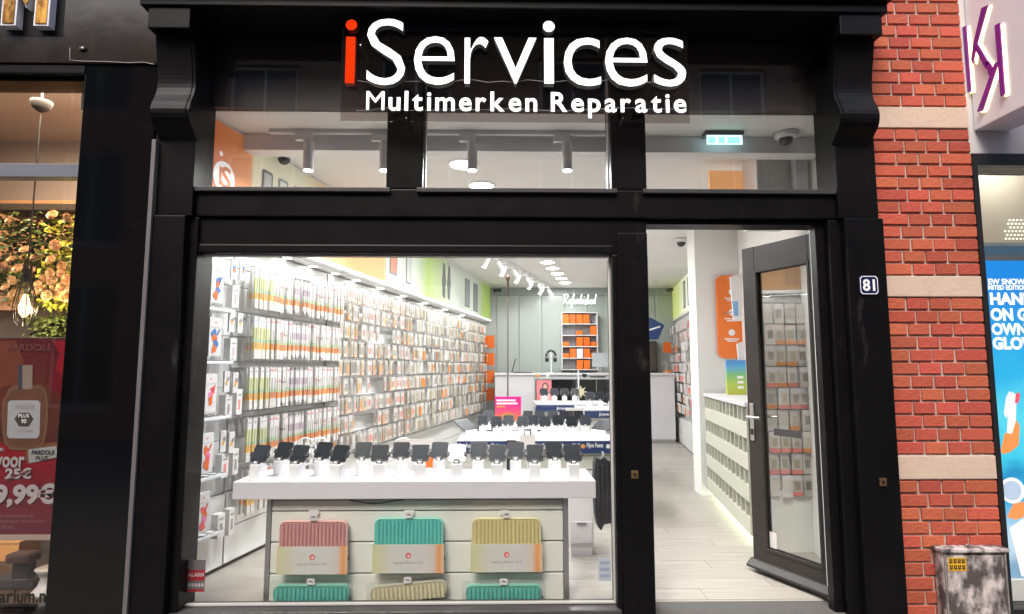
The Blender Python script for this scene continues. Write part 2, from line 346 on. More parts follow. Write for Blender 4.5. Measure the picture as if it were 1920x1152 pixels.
bx('door_post', BLACK, sf, WX1 + .03, DX0 - .006, -.085, -.06, STREETZ, ZW1 + .12, .006)
SILL = mat('grey_window_sill', (.075, .072, .070), .38, noise=.7, nscale=12, col2=(.03, .03, .03), stretch=(.3, 1, 1))
bx('window_sill', SILL, sf, WX0 - .04, WX1 + .02, -.10, .08, ZW0 - .045, ZW0 - .004, .012)
bx('window_sill', BLACK, sf, WX0 - .06, WX1 + .02, -.13, .08, STREETZ, ZW0 - .047, .010)
GSK = mat('pale_glazing_putty', (.50, .49, .47), .6)
def glazed(name, x0, x1, z0, z1, y=0.0):
    g = bx(name, WIN, sf, x0 + .004, x1 - .004, y, y + .008, z0 + .004, z1 - .004, 0)
    t = .009; m = MB()
    m.box(x0, x0 + t, y - .012, y + .014, z0, z1); m.box(x1 - t, x1, y - .012, y + .014, z0, z1); m.box(x0 + t, x1 - t, y - .012, y + .014, z0, z0 + t); m.box(x0 + t, x1 - t, y - .012, y + .014, z1 - t, z1)
    m.build('glazing_bead', GSK, g); return g
glazed('display_window_pane', WX0, WX1, ZW0, ZW1)
for a, b in TX: glazed('transom_pane', a, b, ZT0, ZT1)
bx('signboard_backing', mat('backing_board_reflection_tint', (.042, .033, .031), .5, noise=.8, nscale=4, col2=(.028, .023, .022)), sf, TX[0][0] - .03, TX[2][1] + .03, .06, .12, ZC + .002, ZT1 + .05, 0)  # brown-grey board colour stands in for the street mirrored in the transom panes
bx('threshold', STEP, sf, DX0 + .001, DX1 - .001, -.13, .125, STREETZ, -.006, .004)
# consoles
def console(x0, x1):
    t = thing('console_bracket', 'black scrolled bracket above the %s pilaster' % ('left' if x0 < 0 else 'right brick side'), 'bracket', ((x0 + x1) / 2, -.12, PZ(960, 262, -.2)))
    zb, z2 = PZ(960, 66, -.25), PZ(960, 262, -.18); H = zb - z2
    bx('block', BLACK, t, x0 - .008, x1 + .008, -.285, -.121, zb + .002, ZCOR - .003, .006)
    fr = Frame((x0, 0, 0), (0, -1, 0)); prof = []       # u = outward
    for k in range(25):
        q = k / 24; u = .20 + .035 * math.sin(q * math.pi * 1.15 + 2.6) + (.055 * math.exp(-((q - .74) / .16) ** 2))
        if q > .86: u -= (q - .86) / .14 * .085
        prof.append((u, zb - q * H))
    poly = [(.122, z2)] + prof[::-1] + [(.122, zb)]
    fr2 = Frame((x0, 0, 0), (0, -1, 0)); m = MB(); k = len(poly)
    m.add([Vector((x0, -u, v)) for u, v in poly] + [Vector((x1, -u, v)) for u, v in poly], [tuple(range(k)), tuple(range(2 * k - 1, k - 1, -1))] + [(i, (i + 1) % k, k + (i + 1) % k, k + i) for i in range(k)])
    m.build('scroll', BLACK, t)
    m = MB().add([Vector((x0 + .018, -u - .006, v)) for u, v in prof[2:21]] + [Vector((x1 - .018, -u - .006, v)) for u, v in prof[2:21]], [(i, i + 1, 20 + i, 19 + i) for i in range(18)])
    me = m.build('scroll_face', BLACK, t)
console(PX(290, 150, -.2), PX(362, 150, -.2)); console(PX(1567, 150, -.2), PX(1640, 150, -.2))
# metal strip
MB().box(PX(277, 400, -.15), PX(285, 400, -.15), -.155, -.05, STREETZ, PZ(281, 262, -.15)).build('edge_strip', STRIP, bevel=.003, label='worn grey metal strip between the perfume shop column and the black shopfront', cat='metal strip')

# door --------------------------------------------------------------
DOORM = mat('grey_brown_door_paint', (.040, .036, .033), .45, noise=.7, nscale=6, col2=(.032, .029, .027), spec=.3)
hx, hy = PX(1536, 430, .07), .07
ang = math.atan2(1.0, -.43)
DL, DT = .625, .05
door = thing('shop_door', 'dark grey glazed shop door standing open inwards', 'door', (hx, hy, 0))
Fd = Frame((hx, hy, 0), (-math.cos(ang), -math.sin(ang), 0))    # u runs from free edge back to hinge (negative = towards free edge); outward faces street-left
ZDT = ZD1 - .008; gz0, gz1 = .155, ZDT - .17
gu0, gu1 = -DL + .105, -.09
def dbox(n, m, u0, u1, v0, v1, n0, n1, par=door, b=.004): return MB().fbox(Fd, u0, u1, v0, v1, n0, n1).build(n, m, par, b)
dbox('stile', DOORM, -DL, gu0, .012, ZDT, -DT, 0); dbox('stile', DOORM, gu1, 0, .012, ZDT, -DT, 0)
dbox('rail', DOORM, gu0 + .0005, gu1 - .0005, gz1, ZDT - .001, -DT + .001, -.001); dbox('rail', DOORM, gu0 + .0005, gu1 - .0005, .013, gz0, -DT + .001, -.001)
dbox('glass_pane', WIN2, gu0, gu1, gz0, gz1, -.03, -.022, b=0)
for a in (0, 1):
    n0, n1 = (-.016, .004) if a == 0 else (-DT - .003, -.036)
    dbox('glazing_bead', DOORM, gu0 - .004, gu0 + .014, gz0, gz1, n0, n1, b=.003); dbox('glazing_bead', DOORM, gu1 - .014, gu1 + .004, gz0, gz1, n0, n1, b=.003)
    dbox('glazing_bead', DOORM, gu0 + .014, gu1 - .014, gz1 - .014, gz1 + .003, n0, n1, b=.003); dbox('glazing_bead', DOORM, gu0 + .014, gu1 - .014, gz0 - .006, gz0 + .014, n0, n1, b=.003)
MB().prism(Frame(Fd.p(-DL - .01, 0, 0), Fd.N, (0, 0, 1)), [(.001, .03), (.055, .03), (.055, .045), (.02, .075), (.001, .08)], -DL - .012, .0).build('weather_bar', DOORM, door)
hz = .98
pl = dbox('handle_plate', STEEL, -DL + .022, -DL + .058, hz - .13, hz + .12, .0005, .008, b=.004)
MB().tube([Fd.p(-DL + .04, hz + .03, .006), Fd.p(-DL + .04, hz + .03, .05), Fd.p(-DL + .05, hz + .03, .057), Fd.p(-DL + .15, hz + .03, .057)], .009, 10).build('lever', STEEL, pl, smooth=True)
MB().fbox(Fd, -DL + .028, -DL + .052, hz - .09, hz - .05, .0081, .012).build('lock_cylinder', DARKP, pl, .003)
pl2 = dbox('handle_plate', STEEL, -DL + .022, -DL + .058, hz - .13, hz + .12, -DT - .008, -DT - .0005, b=.004)
MB().tube([Fd.p(-DL + .04, hz + .03, -DT - .006), Fd.p(-DL + .04, hz + .03, -DT - .05), Fd.p(-DL + .05, hz + .03, -DT - .057), Fd.p(-DL + .15, hz + .03, -DT - .057)], .009, 10).build('lever', STEEL, pl2, smooth=True)
MB().fbox(Fd, -DL - .003, -DL - .0005, hz - .14, hz + .14, -.04, -.012).build('lock_strip', STEEL, door)
for k, z in enumerate((.18, .95, 1.60, 1.92)):
    m = MB().tube([Fd.p(.022, z - .05, -.01), Fd.p(.022, z + .05, -.01)], .012, 10); m.fbox(Fd, .001, .025, z - .045, z + .045, -.03, -.018); m.build('hinge', DARKP, door)
dbox('push_sticker', mat('dark_grey_sticker', (.05, .05, .05), .5), gu0 + .09, gu1 - .13, .90, .945, -.0215, -.0205, b=0)
dbox('paper_notice', CARD, gu0 + .02, gu0 + .075, gz0 + .02, gz0 + .12, -.0215, -.0205, b=0)
WJ = mat('white_door_jamb', (.74, .73, .70), .5)
bx('jamb_lining', WJ, sf, DX1 - .006, DX1 + .01, .091, .118, .0, ZD1 + .01, .004)
bx('door_frame_stop', BLACK, sf, DX1 - .055, DX1 - .001, -.045, .02, STREETZ, ZD1 - .001, .005)

# acrylic sign --------------------------------------------------------
sg = thing('sign_panel', 'clear acrylic sign with lit iServices Multimerken Reparatie lettering above the window', 'sign', (PX(965, 120, -.2), -.2, PZ(965, 228, -.2)))
YS = -.20; FS = front(YS)
SX0, SX1, SZ0, SZ1 = PX(641, 120, YS), PX(1290, 120, YS), PZ(960, 229, YS), PZ(960, 13, YS)
bx('acrylic_panel', ACRY, sg, SX0, SX1, YS, YS + .006, SZ0, SZ1, .001)
for px, py in ((762, 19), (1170, 20), (676, 85), (1168, 222), (762, 222)):
    c = P(px, py, YS); MB().tube([(c.x, YS - .004, c.z), (c.x, YS + (.20 if py < 100 else .12), c.z)], .004, 8).build('standoff_screw', STEEL, sg)
SIDE = mat('letter_return_grey', (.20, .20, .21), .4)
SIDER = mat('letter_return_red', (.30, .03, .02), .6)
YL = YS - .05
def bxl(x0, y0, x1, y1):       # letter box measured on the enlarged view of the sign
    k = 2.6667; a = P(600 + x0 / k, y1 / k, YL); b = P(600 + x1 / k, y0 / k, YL); return a.x, b.x, a.z, b.z
FLt = front(YL + .045)
for ch, q, bd in (('S', (230, 95, 430, 425), -.010), ('e', (468, 183, 675, 424), -.010), ('r', (722, 186, 842, 418), -.010), ('v', (870, 190, 1082, 418), -.010), ('c', (1220, 190, 1402, 430), -.010), ('e', (1428, 190, 1635, 432), -.010), ('s', (1672, 190, 1825, 432), -.010)):
    u0, u1, v0, v1 = bxl(*q)
    text('letter', ch, FLt, u0, u1, v0, v1, 0, EMS, sg, bold=bd, depth=.045, side=SIDE)
for (sx0, sx1, sy0, sy1), (cx, cy, r), m_, s_ in (((124, 178, 185, 416), (157, 125, 29), EMR, SIDER), ((1122, 1168, 192, 418), (1144, 133, 29), EMS, SIDE)):
    u0, u1, v0, v1 = bxl(sx0, sy0, sx1, sy1); a0, a1, b0, b1 = bxl(cx - r, cy - r, cx + r, cy + r)
    m = MB().prism(FLt, [(u0, v0), (u1, v0), (u1, v1), (u0, v1)], 0, .045).prism(FLt, circ((a0 + a1) / 2, (b0 + b1) / 2, (a1 - a0) / 2, 24), 0, .045)
    o = m.build('letter', [m_, s_], sg)
    for p in o.data.polygons:
        if p.normal.y > -.7: p.material_index = 1
# second line letter by letter
def spell(s, fr, u0, u1, v0, v1, n, m_, parent, bold, depth, track, side=None, name='letter'):
    items = []; x = 0
    for ch in s:
        if ch == ' ': x += .34; continue
        me = text_me(ch, 0 if ch == 'M' else bold, depth); xs = [v.co.x for v in me.vertices]; ys = [v.co.y for v in me.vertices]
        items.append((me, x - min(xs), ch)); x += max(xs) - min(xs) + track
    tot = x - track; cap = .729
    su = (u1 - u0) / tot; sv = (v1 - v0) / cap
    for me, ox, ch in items:
        for v in me.vertices: v.co = Vector(((v.co.x + ox) * su, v.co.y * sv, v.co.z * depth + depth / 2))
        me.materials.append(m_)
        if side:
            me.materials.append(side)
            for p in me.polygons:
                if p.normal.z < .7: p.material_index = 1
        link(name, me, parent, fr.M(u0, v0, n))
u0, u1, v0, v1 = bxl(230, 462, 1830, 549)
spell('Multimerken Reparatie', front(YL + .02), u0, u1, v0, v1, 0, EMS, sg, .018, .018, .15, SIDE)
WIREM = mat('thin_grey_cable', (.45, .44, .43), .5)
for py, seed in ((408, 1), (548, 2)):
    rr = random.Random(seed); pts = [P(600 + (180 + k * 66) / 2.6667, (py + rr.uniform(-8, 8)) / 2.6667, YS - .006) for k in range(26)]
    MB().tube(pts, .0016, 5).build('sign_cable', WIREM, sg)

# house number and bells ------------------------------------------------
q = P(1629, 535, -.145)
hn = thing('house_number_plate', 'small blue enamel plate with white number 81 on the right pilaster', 'number plate', (q.x, -.142, q.z))
FH = front(-.1425); hw, hh = .055, .056
oc = lambda a, b, c: [(q.x - a + c, q.z - b), (q.x + a - c, q.z - b), (q.x + a, q.z - b + c), (q.x + a, q.z + b - c), (q.x + a - c, q.z + b), (q.x - a + c, q.z + b), (q.x - a, q.z + b - c), (q.x - a, q.z - b + c)]
MB().prism(FH, oc(hw, hh, .012), 0, .005).build('plate', BLUE, hn)
m = MB(); A, B = oc(hw - .004, hh - .004, .012), oc(hw - .008, hh - .008, .012)
m.add([FH.p(a, b, .0056) for a, b in A] + [FH.p(a, b, .0056) for a, b in B], [(i, (i + 1) % 8, 8 + (i + 1) % 8, 8 + i) for i in range(8)]).build('border', TEXTW, hn)
text('number', '81', FH, q.x - .036, q.x + .034, q.z - .034, q.z + .034, .0058, TEXTW, hn, bold=.03)
BRASS = mat('aged_brass', (.45, .28, .12), .4, metal=.8, noise=.6, nscale=60, col2=(.2, .12, .06))
for px, py, yy, lb in ((1190, 890, -.087, 'small brass door bell on the post left of the doorway'), (1655, 904, -.142, 'small brass door bell on the right pilaster under the number plate')):
    c = P(px, py, yy); t = thing('door_bell', lb, 'door bell', (c.x, yy, c.z), 'brass door bells'); f_ = front(yy)
    MB().fbox(f_, c.x - .019, c.x + .019, c.z - .022, c.z + .022, 0, .006).build('plate', BRASS, t, .002)
    MB().prism(f_, circ(c.x, c.z, .009, 14), .006, .011).build('button', DARKP, t)

# ================================================================== BRICK PIER
YBK = -.05
BX0, BX1 = PX(1640, 300, YBK), PX(1836, 500, YBK)
pier = thing('brick_pier', 'red brick pier with pale stone bands between the two shops', 'brick pier', ((BX0 + BX1) / 2, YBK, STREETZ))
MORT = mat('pinkish_mortar', (.60, .52, .48), .9, noise=.6, nscale=30, col2=(.44, .37, .33), bump=.4, bscale=150)
bx('mortar_bed', MORT, pier, BX0 - .06, BX1, YBK + .007, .12, STREETZ, ZTOP, 0)
BRK = mat('red_brick', (.56, .118, .062), .82, noise=.75, nscale=14, col2=(.41, .08, .045), bump=.6, bscale=70, rand=.18)
scuff(BRK, (.30, .20, .17), .60, .82, 16, (1, 1, 1))
STONE = mat('pale_sandstone', (.68, .52, .42), .8, noise=.8, nscale=9, col2=(.56, .42, .33), bump=.25, bscale=50)
scuff(STONE, (.30, .22, .17), .58, .78, 12, (1, 1, 1)); scuff(MORT, (.22, .17, .15), .55, .8, 10, (1, 1, 1))
def bz(py): return PZ(1740, py, YBK)
bands = [(201, 242), (517, 558), (853, 900)]
segs = [(bz(558), bz(517), 0)]
Wp = BX1 - BX0; G = .012
lens_ = {}
rows = []
def fill(zlo, zhi, n, start):
    h = (zhi - zlo) / n
    for k in range(n): rows.append((zlo + k * h + G / 2, zlo + (k + 1) * h - G / 2, (start + k) % 2))
fill(bz(517), bz(242), 12, 0); fill(bz(853), bz(558), 12, 0)
hc = (bz(242) - bz(517)) / 12
fill(bz(201), bz(201) + hc * 20, 20, 0); hc2 = (bz(558) - bz(853)) / 12; fill(bz(900) - hc2 * 13, bz(900), 13, 1)
fracs = {0: (.315, .23, .23, .225), 1: (.225, .23, .23, .315)}
rb = random.Random(3); meshes = {}
for zl, zh, t_ in rows:
    if zl < STREETZ - .02: continue
    x = BX0
    for k, fr_ in enumerate(fracs[t_]):
        w_ = fr_ * Wp; a, b = x + (G / 2 if k else -.01), x + w_ - (G / 2 if k < 3 else 0); x += w_
        key = (t_, k, round(zh - zl, 3))
        if key not in meshes: meshes[key] = MB().box(-(b - a) / 2, (b - a) / 2, -.001, .09, -(zh - zl) / 2, (zh - zl) / 2).mesh('brick', BRK, bevel=.0035, seg=1)
        link('brick', meshes[key], pier, Matrix.Translation(((a + b) / 2 + rb.uniform(-.0015, .0015), YBK - .004 + rb.uniform(-.002, .002), (zl + zh) / 2 + rb.uniform(-.001, .001))) @ Matrix.Rotation(rb.uniform(-.006, .006), 4, 'Y'))
for a, b in bands: bx('stone_band', STONE, pier, BX0 - .008, BX1 + .001, YBK - .008, .1, bz(b) + .004, bz(a) - .004, .005)
bx('edge_mortar', MORT, pier, BX0 - .055, BX0 - .012, YBK - .002, .1, STREETZ, ZTOP, 0)
# utility box
uq0, uq1 = P(1767, 1032, -.13), P(1886, 1032, -.13)
ub = thing('utility_box', 'weathered grey metal meter box with peeling paint at the foot of the brick pier', 'utility box', ((uq0.x + uq1.x) / 2, -.14, STREETZ))
PEEL = mat('peeling_grey_paint', (.66, .58, .56), .75, noise=.14, nscale=8, stretch=(1, 1, .6), col2=(.085, .07, .07), bump=.5, bscale=40)
PEELE = mat('box_edge_metal', (.40, .36, .34), .7, noise=.4, nscale=20, col2=(.15, .13, .12))
bx('body', PEEL, ub, uq0.x, uq1.x, -.125, -.061, STREETZ + .02, uq0.z - .012, .004)
bx('lid', PEEL, ub, uq0.x - .012, uq1.x + .012, -.142, -.061, uq0.z - .011, uq0.z + .008, .004)
bx('door_panel', PEEL, ub, uq0.x + .018, uq1.x - .018, -.132, -.1255, STREETZ + .04, uq0.z - .03, .003)
for xx in (uq0.x + .005, uq1.x - .012): bx('edge_trim', PEELE, ub, xx, xx + .008, -.134, -.1255, STREETZ + .02, uq0.z - .014, .001)
hp = P(1815, 1020, -.11); MB().tube([(hp.x - .01, -.11, uq0.z), (hp.x - .01, -.11, uq0.z + .02), (hp.x, -.11, uq0.z + .028), (hp.x + .01, -.11, uq0.z + .02), (hp.x + .01, -.11, uq0.z)], .004, 6).build('lifting_eye', STEEL, ub)
a, b = P(1779, 1071, -.133), P(1811, 1046, -.133)
st = bx('sticker', mat('yellow_sticker', (.75, .42, .03), .5), ub, a.x, b.x, -.1335, -.1322, a.z, b.z, 0)
for r_ in range(2):
    zz = a.z + (b.z - a.z) * (.12 + .48 * r_); hh = (b.z - a.z) * .32
    for k in range(4):
        xx = a.x + (b.x - a.x) * (.07 + .23 * k); m = MB(); m.box(xx, xx + .016, -.1345, -.1336, zz, zz + hh * .3); m.box(xx, xx + .006, -.1345, -.1336, zz + hh * .35, zz + hh); m.box(xx + .010, xx + .016, -.1345, -.1336, zz + hh * .45, zz + hh); m.build('sticker_print', TEXTK, st)

# ================================================================== SHOP CEILING AND LAMPS
bm_ = PZ(900, 284, .47)
bx('ceiling_beam', mat('grey_white_beam', (.86, .86, .85), .6), None, -1.75, 2.2, .47, .60, bm_, ZC - .001, .003, kind='structure')
dl_pos = [F(850, 288, ZC)] + [F(893, 326, ZC)] + [Vector((-.36 + (k - .0) * .0, 0, 0)) for k in range(0)]
p0, p1 = Vector((-.30, 1.05, ZC)), Vector((1.18, 7.5, ZC))
dn = 13
lamp_me = MB().lathe((0, 0, 0), [(.10, -.012), (.118, -.012), (.122, 0), (.10, 0)], 28).mesh('trim', WHITEP, smooth=False)
disc_me = MB().lathe((0, 0, 0), [(.098, -.015), (.098, -.004)], 28).mesh('diffuser', EM)
for k in range(dn):
    c = p0.lerp(p1, k / (dn - 1))
    t = thing('ceiling_downlight', '%s round white downlight of the ceiling row, counted from the window' % ORD[k], 'ceiling light', c, 'round downlights in a row along the ceiling')
    link('trim', lamp_me, t); link('diffuser', disc_me, t)
    disk_lamp('downlight_lamp', (c.x, c.y, ZC - .03), .19, 13.0 if k < 4 else 10.5 if k < 8 else 8.5)
# track with spot heads running into the depth
ta, tb = F(905, 462, ZC), F(1028, 548, ZC); tb = Vector((tb.x, min(tb.y, 8.1), ZC))
tr = thing('light_track', 'white ceiling track running deep into the shop', 'light track', ta)
m = MB(); dd = (tb - ta).normalized(); nn = Vector((dd.y, -dd.x, 0)) * .018
m.hexa([ta - nn - Vector((0, 0, .03)), ta + nn - Vector((0, 0, .03)), tb + nn - Vector((0, 0, .03)), tb - nn - Vector((0, 0, .03)), ta - nn, ta + nn, tb + nn, tb - nn]); m.build('rail', WHITEP, tr)
bx('adapter', WHITEP, tr, ta.x - .025, ta.x + .025, ta.y + .2, ta.y + .3, ZC - .05, ZC - .031, .003)
def spot(c, drop, L, r, aim, label, group):
    t = thing('spotlight', label, 'spotlight', c, group)
    bx('adapter', WHITEP, t, c.x - .09, c.x + .02, c.y - .018, c.y + .018, c.z - .045, c.z, .003)
    MB().tube([(c.x, c.y, c.z - .03), (c.x, c.y, c.z - drop)], .009, 8).build('stem', WHITEP, t)
    a = Vector((c.x, c.y, c.z - drop)); d = Vector(aim).normalized()
    MB().tube([a, a + d * L], r, 20).build('barrel', WHITEP, t, smooth=False)
    MB().tube([a + d * (L - .002), a + d * (L + .003)], r * .84, 20).build('lens', EM, t)
for k in range(10):
    c = ta.lerp(tb, (k + .6) / 10.5) - Vector((0, 0, .03))
    spot(c, .07, .15, .035, (.55 if k % 2 else -.35, .25, -.75), '%s angled white spotlight on the deep ceiling track' % ORD[k], 'spotlights on the deep ceiling track')
# front track behind the transom lights
fz = ZC
ft = thing('light_track', 'white ceiling track just behind the transom lights', 'light track', (-.4, .40, ZC))
bx('rail', WHITEP, ft, -1.55, .95, .385, .415, ZC - .028, ZC, .002); bx('end_cap', mat('grey_plastic', (.4, .4, .4), .5), ft, .951, .965, .387, .413, ZC - .026, ZC - .002, .002)
for k, px in enumerate((580, 722, 886, 1063)):
    c = P(px, 258, .40); c.z = ZC - .03
    spot(c, .055, c.z - .055 - PZ(px, 320, .40), .034, (0, 0, -1), '%s white cylinder spotlight from the left behind the transom glass' % ORD[k], 'spotlights behind the transom glass')
    disk_lamp('spot_lamp', (c.x, .40, PZ(px, 320, .40) - .02), .05, 6.0)
# exit sign, dome cameras
c = P(1353, 262, .42)
ex = thing('exit_sign', 'small green lit exit sign box hanging under the ceiling by the door', 'exit sign', (c.x, .42, ZC))
bx('housing', mat('dark_grey_housing', (.10, .10, .10), .4), ex, c.x - .13, c.x + .13, .36, .44, ZC - .03, ZC - .001, .004)
EXG = mat('lit_exit_green', (.1, .5, .35), .3, emit=(.25, .75, .6), es=1.0)
d_ = bx('lit_panel', mat('lit_exit_white', (.6, .75, .75), .3, emit=(.55, .85, .9), es=1.0), ex, c.x - .12, c.x + .12, .365, .372, ZC - .095, ZC - .031, .002)
for x0, x1 in ((-.11, -.065), (-.04, .0), (.02, .10)): bx('pictogram', EXG, ex, c.x + x0, c.x + x1, .3635, .3645, ZC - .088, ZC - .045, 0)
def dome(px, py, Y, label, s=1.0, zc=ZC):
    c = P(px, py, Y); t = thing('dome_camera', label, 'security camera', (c.x, Y, zc), 'dome cameras')
    MB().lathe((c.x, Y, zc), [(.05 * s, -.04 * s), (.075 * s, -.03 * s), (.08 * s, -.001)], 24).build('base', WHITEP, t, smooth=True)
    MB().lathe((c.x, Y, zc), [(.008 * s, -.085 * s), (.03 * s, -.076 * s), (.043 * s, -.055 * s), (.046 * s, -.041 * s)], 20).build('dome', mat('smoked_dome', (.06, .06, .06), .1), t, smooth=True)
dome(1473, 243, .40, 'white dome camera under the ceiling right of the exit sign')
dome(533, 290, .85, 'grey dome camera near the orange left wall')
q = F(1277, 448, ZC); dome(1277, 448, q.y, 'dark dome camera on the ceiling above the doorway', 1.2)
for px, py, lb in ((1256, 545, 'small black bullet camera at the far right ceiling corner'), (933, 546, 'small black bullet camera at the far left ceiling corner')):
    c = P(px, py, 7.9); t = thing('bullet_camera', lb, 'security camera', c)
    MB().tube([c + Vector((-.06, -.06, 0)), c + Vector((.05, .05, .02))], .035, 12).build('barrel', DARKP, t); MB().tube([c, c + Vector((.03, .3, .12))], .012, 6).build('arm', WHITEP, t)
# header box right over the door, orange sliver
g = PX(1418, 320, .75)
hb = thing('shutter_box', 'pale grey box under the ceiling inside above the door', 'shutter box', (g, .75, 2.7))
bx('front_panel', mat('pale_grey_panel', (.62, .63, .61), .5), hb, g + .012, PX(1487, 320, .75), .75, 1.0, PZ(1400, 420, .75), ZC - .002, .004)
bx('edge_trim', WHITEP, hb, g, g + .011, .745, 1.0, PZ(1400, 420, .75), ZC - .002, .002)
bx('side_post', WHITEP, hb, PX(1489, 320, .70), PX(1512, 320, .70), .68, .75, PZ(1400, 420, .70), ZC - .002, .002)
o1, o2 = F(1388, 300, ZC), 0
bx('orange_light_panel', mat('orange_backlit', (.85, .42, .16), .5, emit=(.9, .45, .2), es=.25), None, PX(1330, 330, 1.0), PX(1408, 330, 1.0), 1.0, 1.03, PZ(1380, 425, 1.0), ZC - .06, .003, label='small orange backlit panel inside above the door', cat='light panel')

# ================================================================== LEFT WALL FRIEZE
ZFR = 2.255
def Yu(Y): return (Y - .15) / WL.U.y
frz = thing('frieze_lightbox', 'long backlit picture frieze above the left wall in orange white and green', 'lightbox', WL.p(4, ZFR, 0))
O1, CRM, GW, GR = (.86, .30, .10), (.86, .78, .55), (.66, .72, .62), (.46, .62, .16)
stops = [(0, (.80, .20, .08)), (Yu(.58), (.86, .36, .12)), (Yu(.60), CRM), (Yu(1.2), (.82, .80, .62)), (Yu(1.75), (.88, .52, .22)), (Yu(2.2), (.86, .36, .10)), (Yu(2.9), (.86, .40, .14)), (Yu(2.98), (.62, .68, .62)), (Yu(3.9), GW), (Yu(4.35), GR), (Yu(4.9), (.60, .70, .42)), (Yu(5.5), GW), (Yu(7.1), GW), (Yu(7.5), GR), (8.3, (.40, .58, .10))]
stops = [(a_, tuple(x_ * .72 for x_ in c_)) for a_, c_ in stops]
SLAB = ramp_mat('frieze_print', stops, 0, .5, .18)
m = MB(); me = m.box(0, Yu(.585), ZFR - 0, ZC - .002, -.10, 0).mesh('x', SLAB)
# local axes: x along the wall, y up, z out
def fpanel(u0, u1):
    me = MB().box(u0, u1, ZFR, ZC - .002, -.10, 0).mesh('light_panel', SLAB); return link('light_panel', me, frz, WL.M())
cuts = [0.003, Yu(.585), Yu(2.95), Yu(5.0), 8.1]
for a, b in zip(cuts, cuts[1:]): fpanel(a, b - .008)
MB().fbox(WL, .003, 8.1, ZFR - .03, ZFR - .002, -.12, .012).build('bottom_trim', WHITEP, frz, .002)
MB().fbox(WL, .003, 8.1, ZC - .016, ZC - .003, .001, .010).build('top_trim', WHITEP, frz)
MB().fbox(WL, .003, 8.1, ZFR - .006, ZFR + .002, .013, .017).build('led_line', mat('led_line', (.9, .9, .8), .4, emit=(1, 1, .85), es=2.0), frz)
MB().fbox(WL, .003, 8.1, ZFR - .034, ZFR - .031, -.30, -.05).build('soffit', WHITEW, frz)
PH1, PH2 = mat('printed_phone_grey', (.16, .16, .17), .4), mat('printed_phone_orange', (.55, .16, .08), .4)
def phone_print(Y, wd, v0, v1, m_, inner=None):
    u = Yu(Y); o = MB().prism(WL, rrect(u, u + wd, v0, v1, .02, 3), 0.001, .004).build('printed_phone', m_, frz)
    if inner: MB().prism(WL, rrect(u + .02, u + wd - .02, v0 + .02, v1 - .02, .012, 3), .0041, .006).build('printed_screen', inner, o)
lg = mat('printed_lens_grey', (.50, .52, .50), .5)
for Y, m_, inn in ((.70, PH1, lg), (.90, mat('printed_outline', (.30, .34, .33), .5), mat('printed_pale', (.74, .76, .70), .5)), (1.10, mat('printed_outline', (.3, .3, .3)), mat('printed_pale', (.7, .7, .7))), (1.30, PH1, lg)): phone_print(Y, .13, ZFR + .06, ZFR + .50, m_, inn)
phone_print(3.05, .22, ZFR + .12, ZC - .08, PH1, PH2); phone_print(3.55, .16, ZFR + .08, ZC - .06, PH1, lg)
phone_print(6.2, .32, ZFR + .08, ZC - .12, PH1, mat('printed_grey_screen', (.24, .26, .26), .4)); phone_print(6.75, .32, ZFR + .06, ZC - .12, PH1, mat('printed_grey_screen', (.24, .26, .26), .4))
for Y in (5.0, 5.25):
    u = Yu(Y); MB().prism(WL, [(u, ZFR + .10), (u + .10, ZFR + .08), (u + .12, ZFR + .25), (u + .15, ZFR + .33), (u + .12, ZFR + .42), (u + .09, ZC - .09), (u + .02, ZC - .08), (u - .01, ZFR + .42), (u - .04, ZFR + .33), (u - .02, ZFR + .25)], .001, .005).build('printed_watch', PH1, frz)
for Y, n_ in ((2.35, 1),):
    MB().prism(WL, rrect(Yu(2.0), Yu(2.12), ZFR + .33, ZC - .05, .02, 3), .001, .004).build('printed_phone', PH1, frz)
# round logo on the near orange panel
ua, va = WL.hit(420, 325); LOGO = mat('logo_white', (.88, .84, .80), .5, emit=(1, .95, .9), es=.15)
lo = MB().prism(WL, circ(ua, va - .03, .105, 32), .001, .004).build('logo_disc', LOGO, frz)
text('logo_letter', 'S', WL, ua - .03, ua + .065, va - .10, va + .045, .0045, mat('logo_orange', (.82, .22, .08), .5), lo, bold=.02)
MB().prism(WL, [(ua - .05, va - .09), (ua - .03, va - .09), (ua - .03, va + .03), (ua - .05, va + .03)], .0045, .006).build('logo_stem', MATS['logo_orange'], lo)
MB().prism(WL, circ(ua - .04, va + .115, .016, 14), .001, .004).build('logo_dot', LOGO, lo)
# soffit downlights (small) and led wash for the slatwall
sd_me = MB().lathe((0, 0, 0), [(.035, -.010), (.035, 0)], 16).mesh('diffuser', EM)
for k, Y in enumerate((1.25, 1.65, 2.05, 2.5, 3.1, 3.8, 4.6, 5.5, 6.5)):
    c = WL.p(Yu(Y), ZFR - .035, -.12)
    t = thing('soffit_light', '%s small round light under the left frieze' % ORD[k], 'soffit light', c, 'small lights under the left frieze'); link('diffuser', sd_me, t)
    link('trim', MB().lathe((0, 0, 0), [(.036, -.007), (.044, -.007), (.046, 0), (.036, 0)], 16).mesh('trim', WHITEP), t)
for u in (1.0, 3.0, 5.2, 7.0):
    c = WL.p(u, ZFR - .05, -.02); disk_lamp('led_wash', c, 1.8, 1.6, (1, .98, .95), (0, R(-12), -math.atan2(.2017, 1) ), 'RECTANGLE', .05).rotation_euler = (0, R(0), R(90) - math.atan2(.2017, 1))

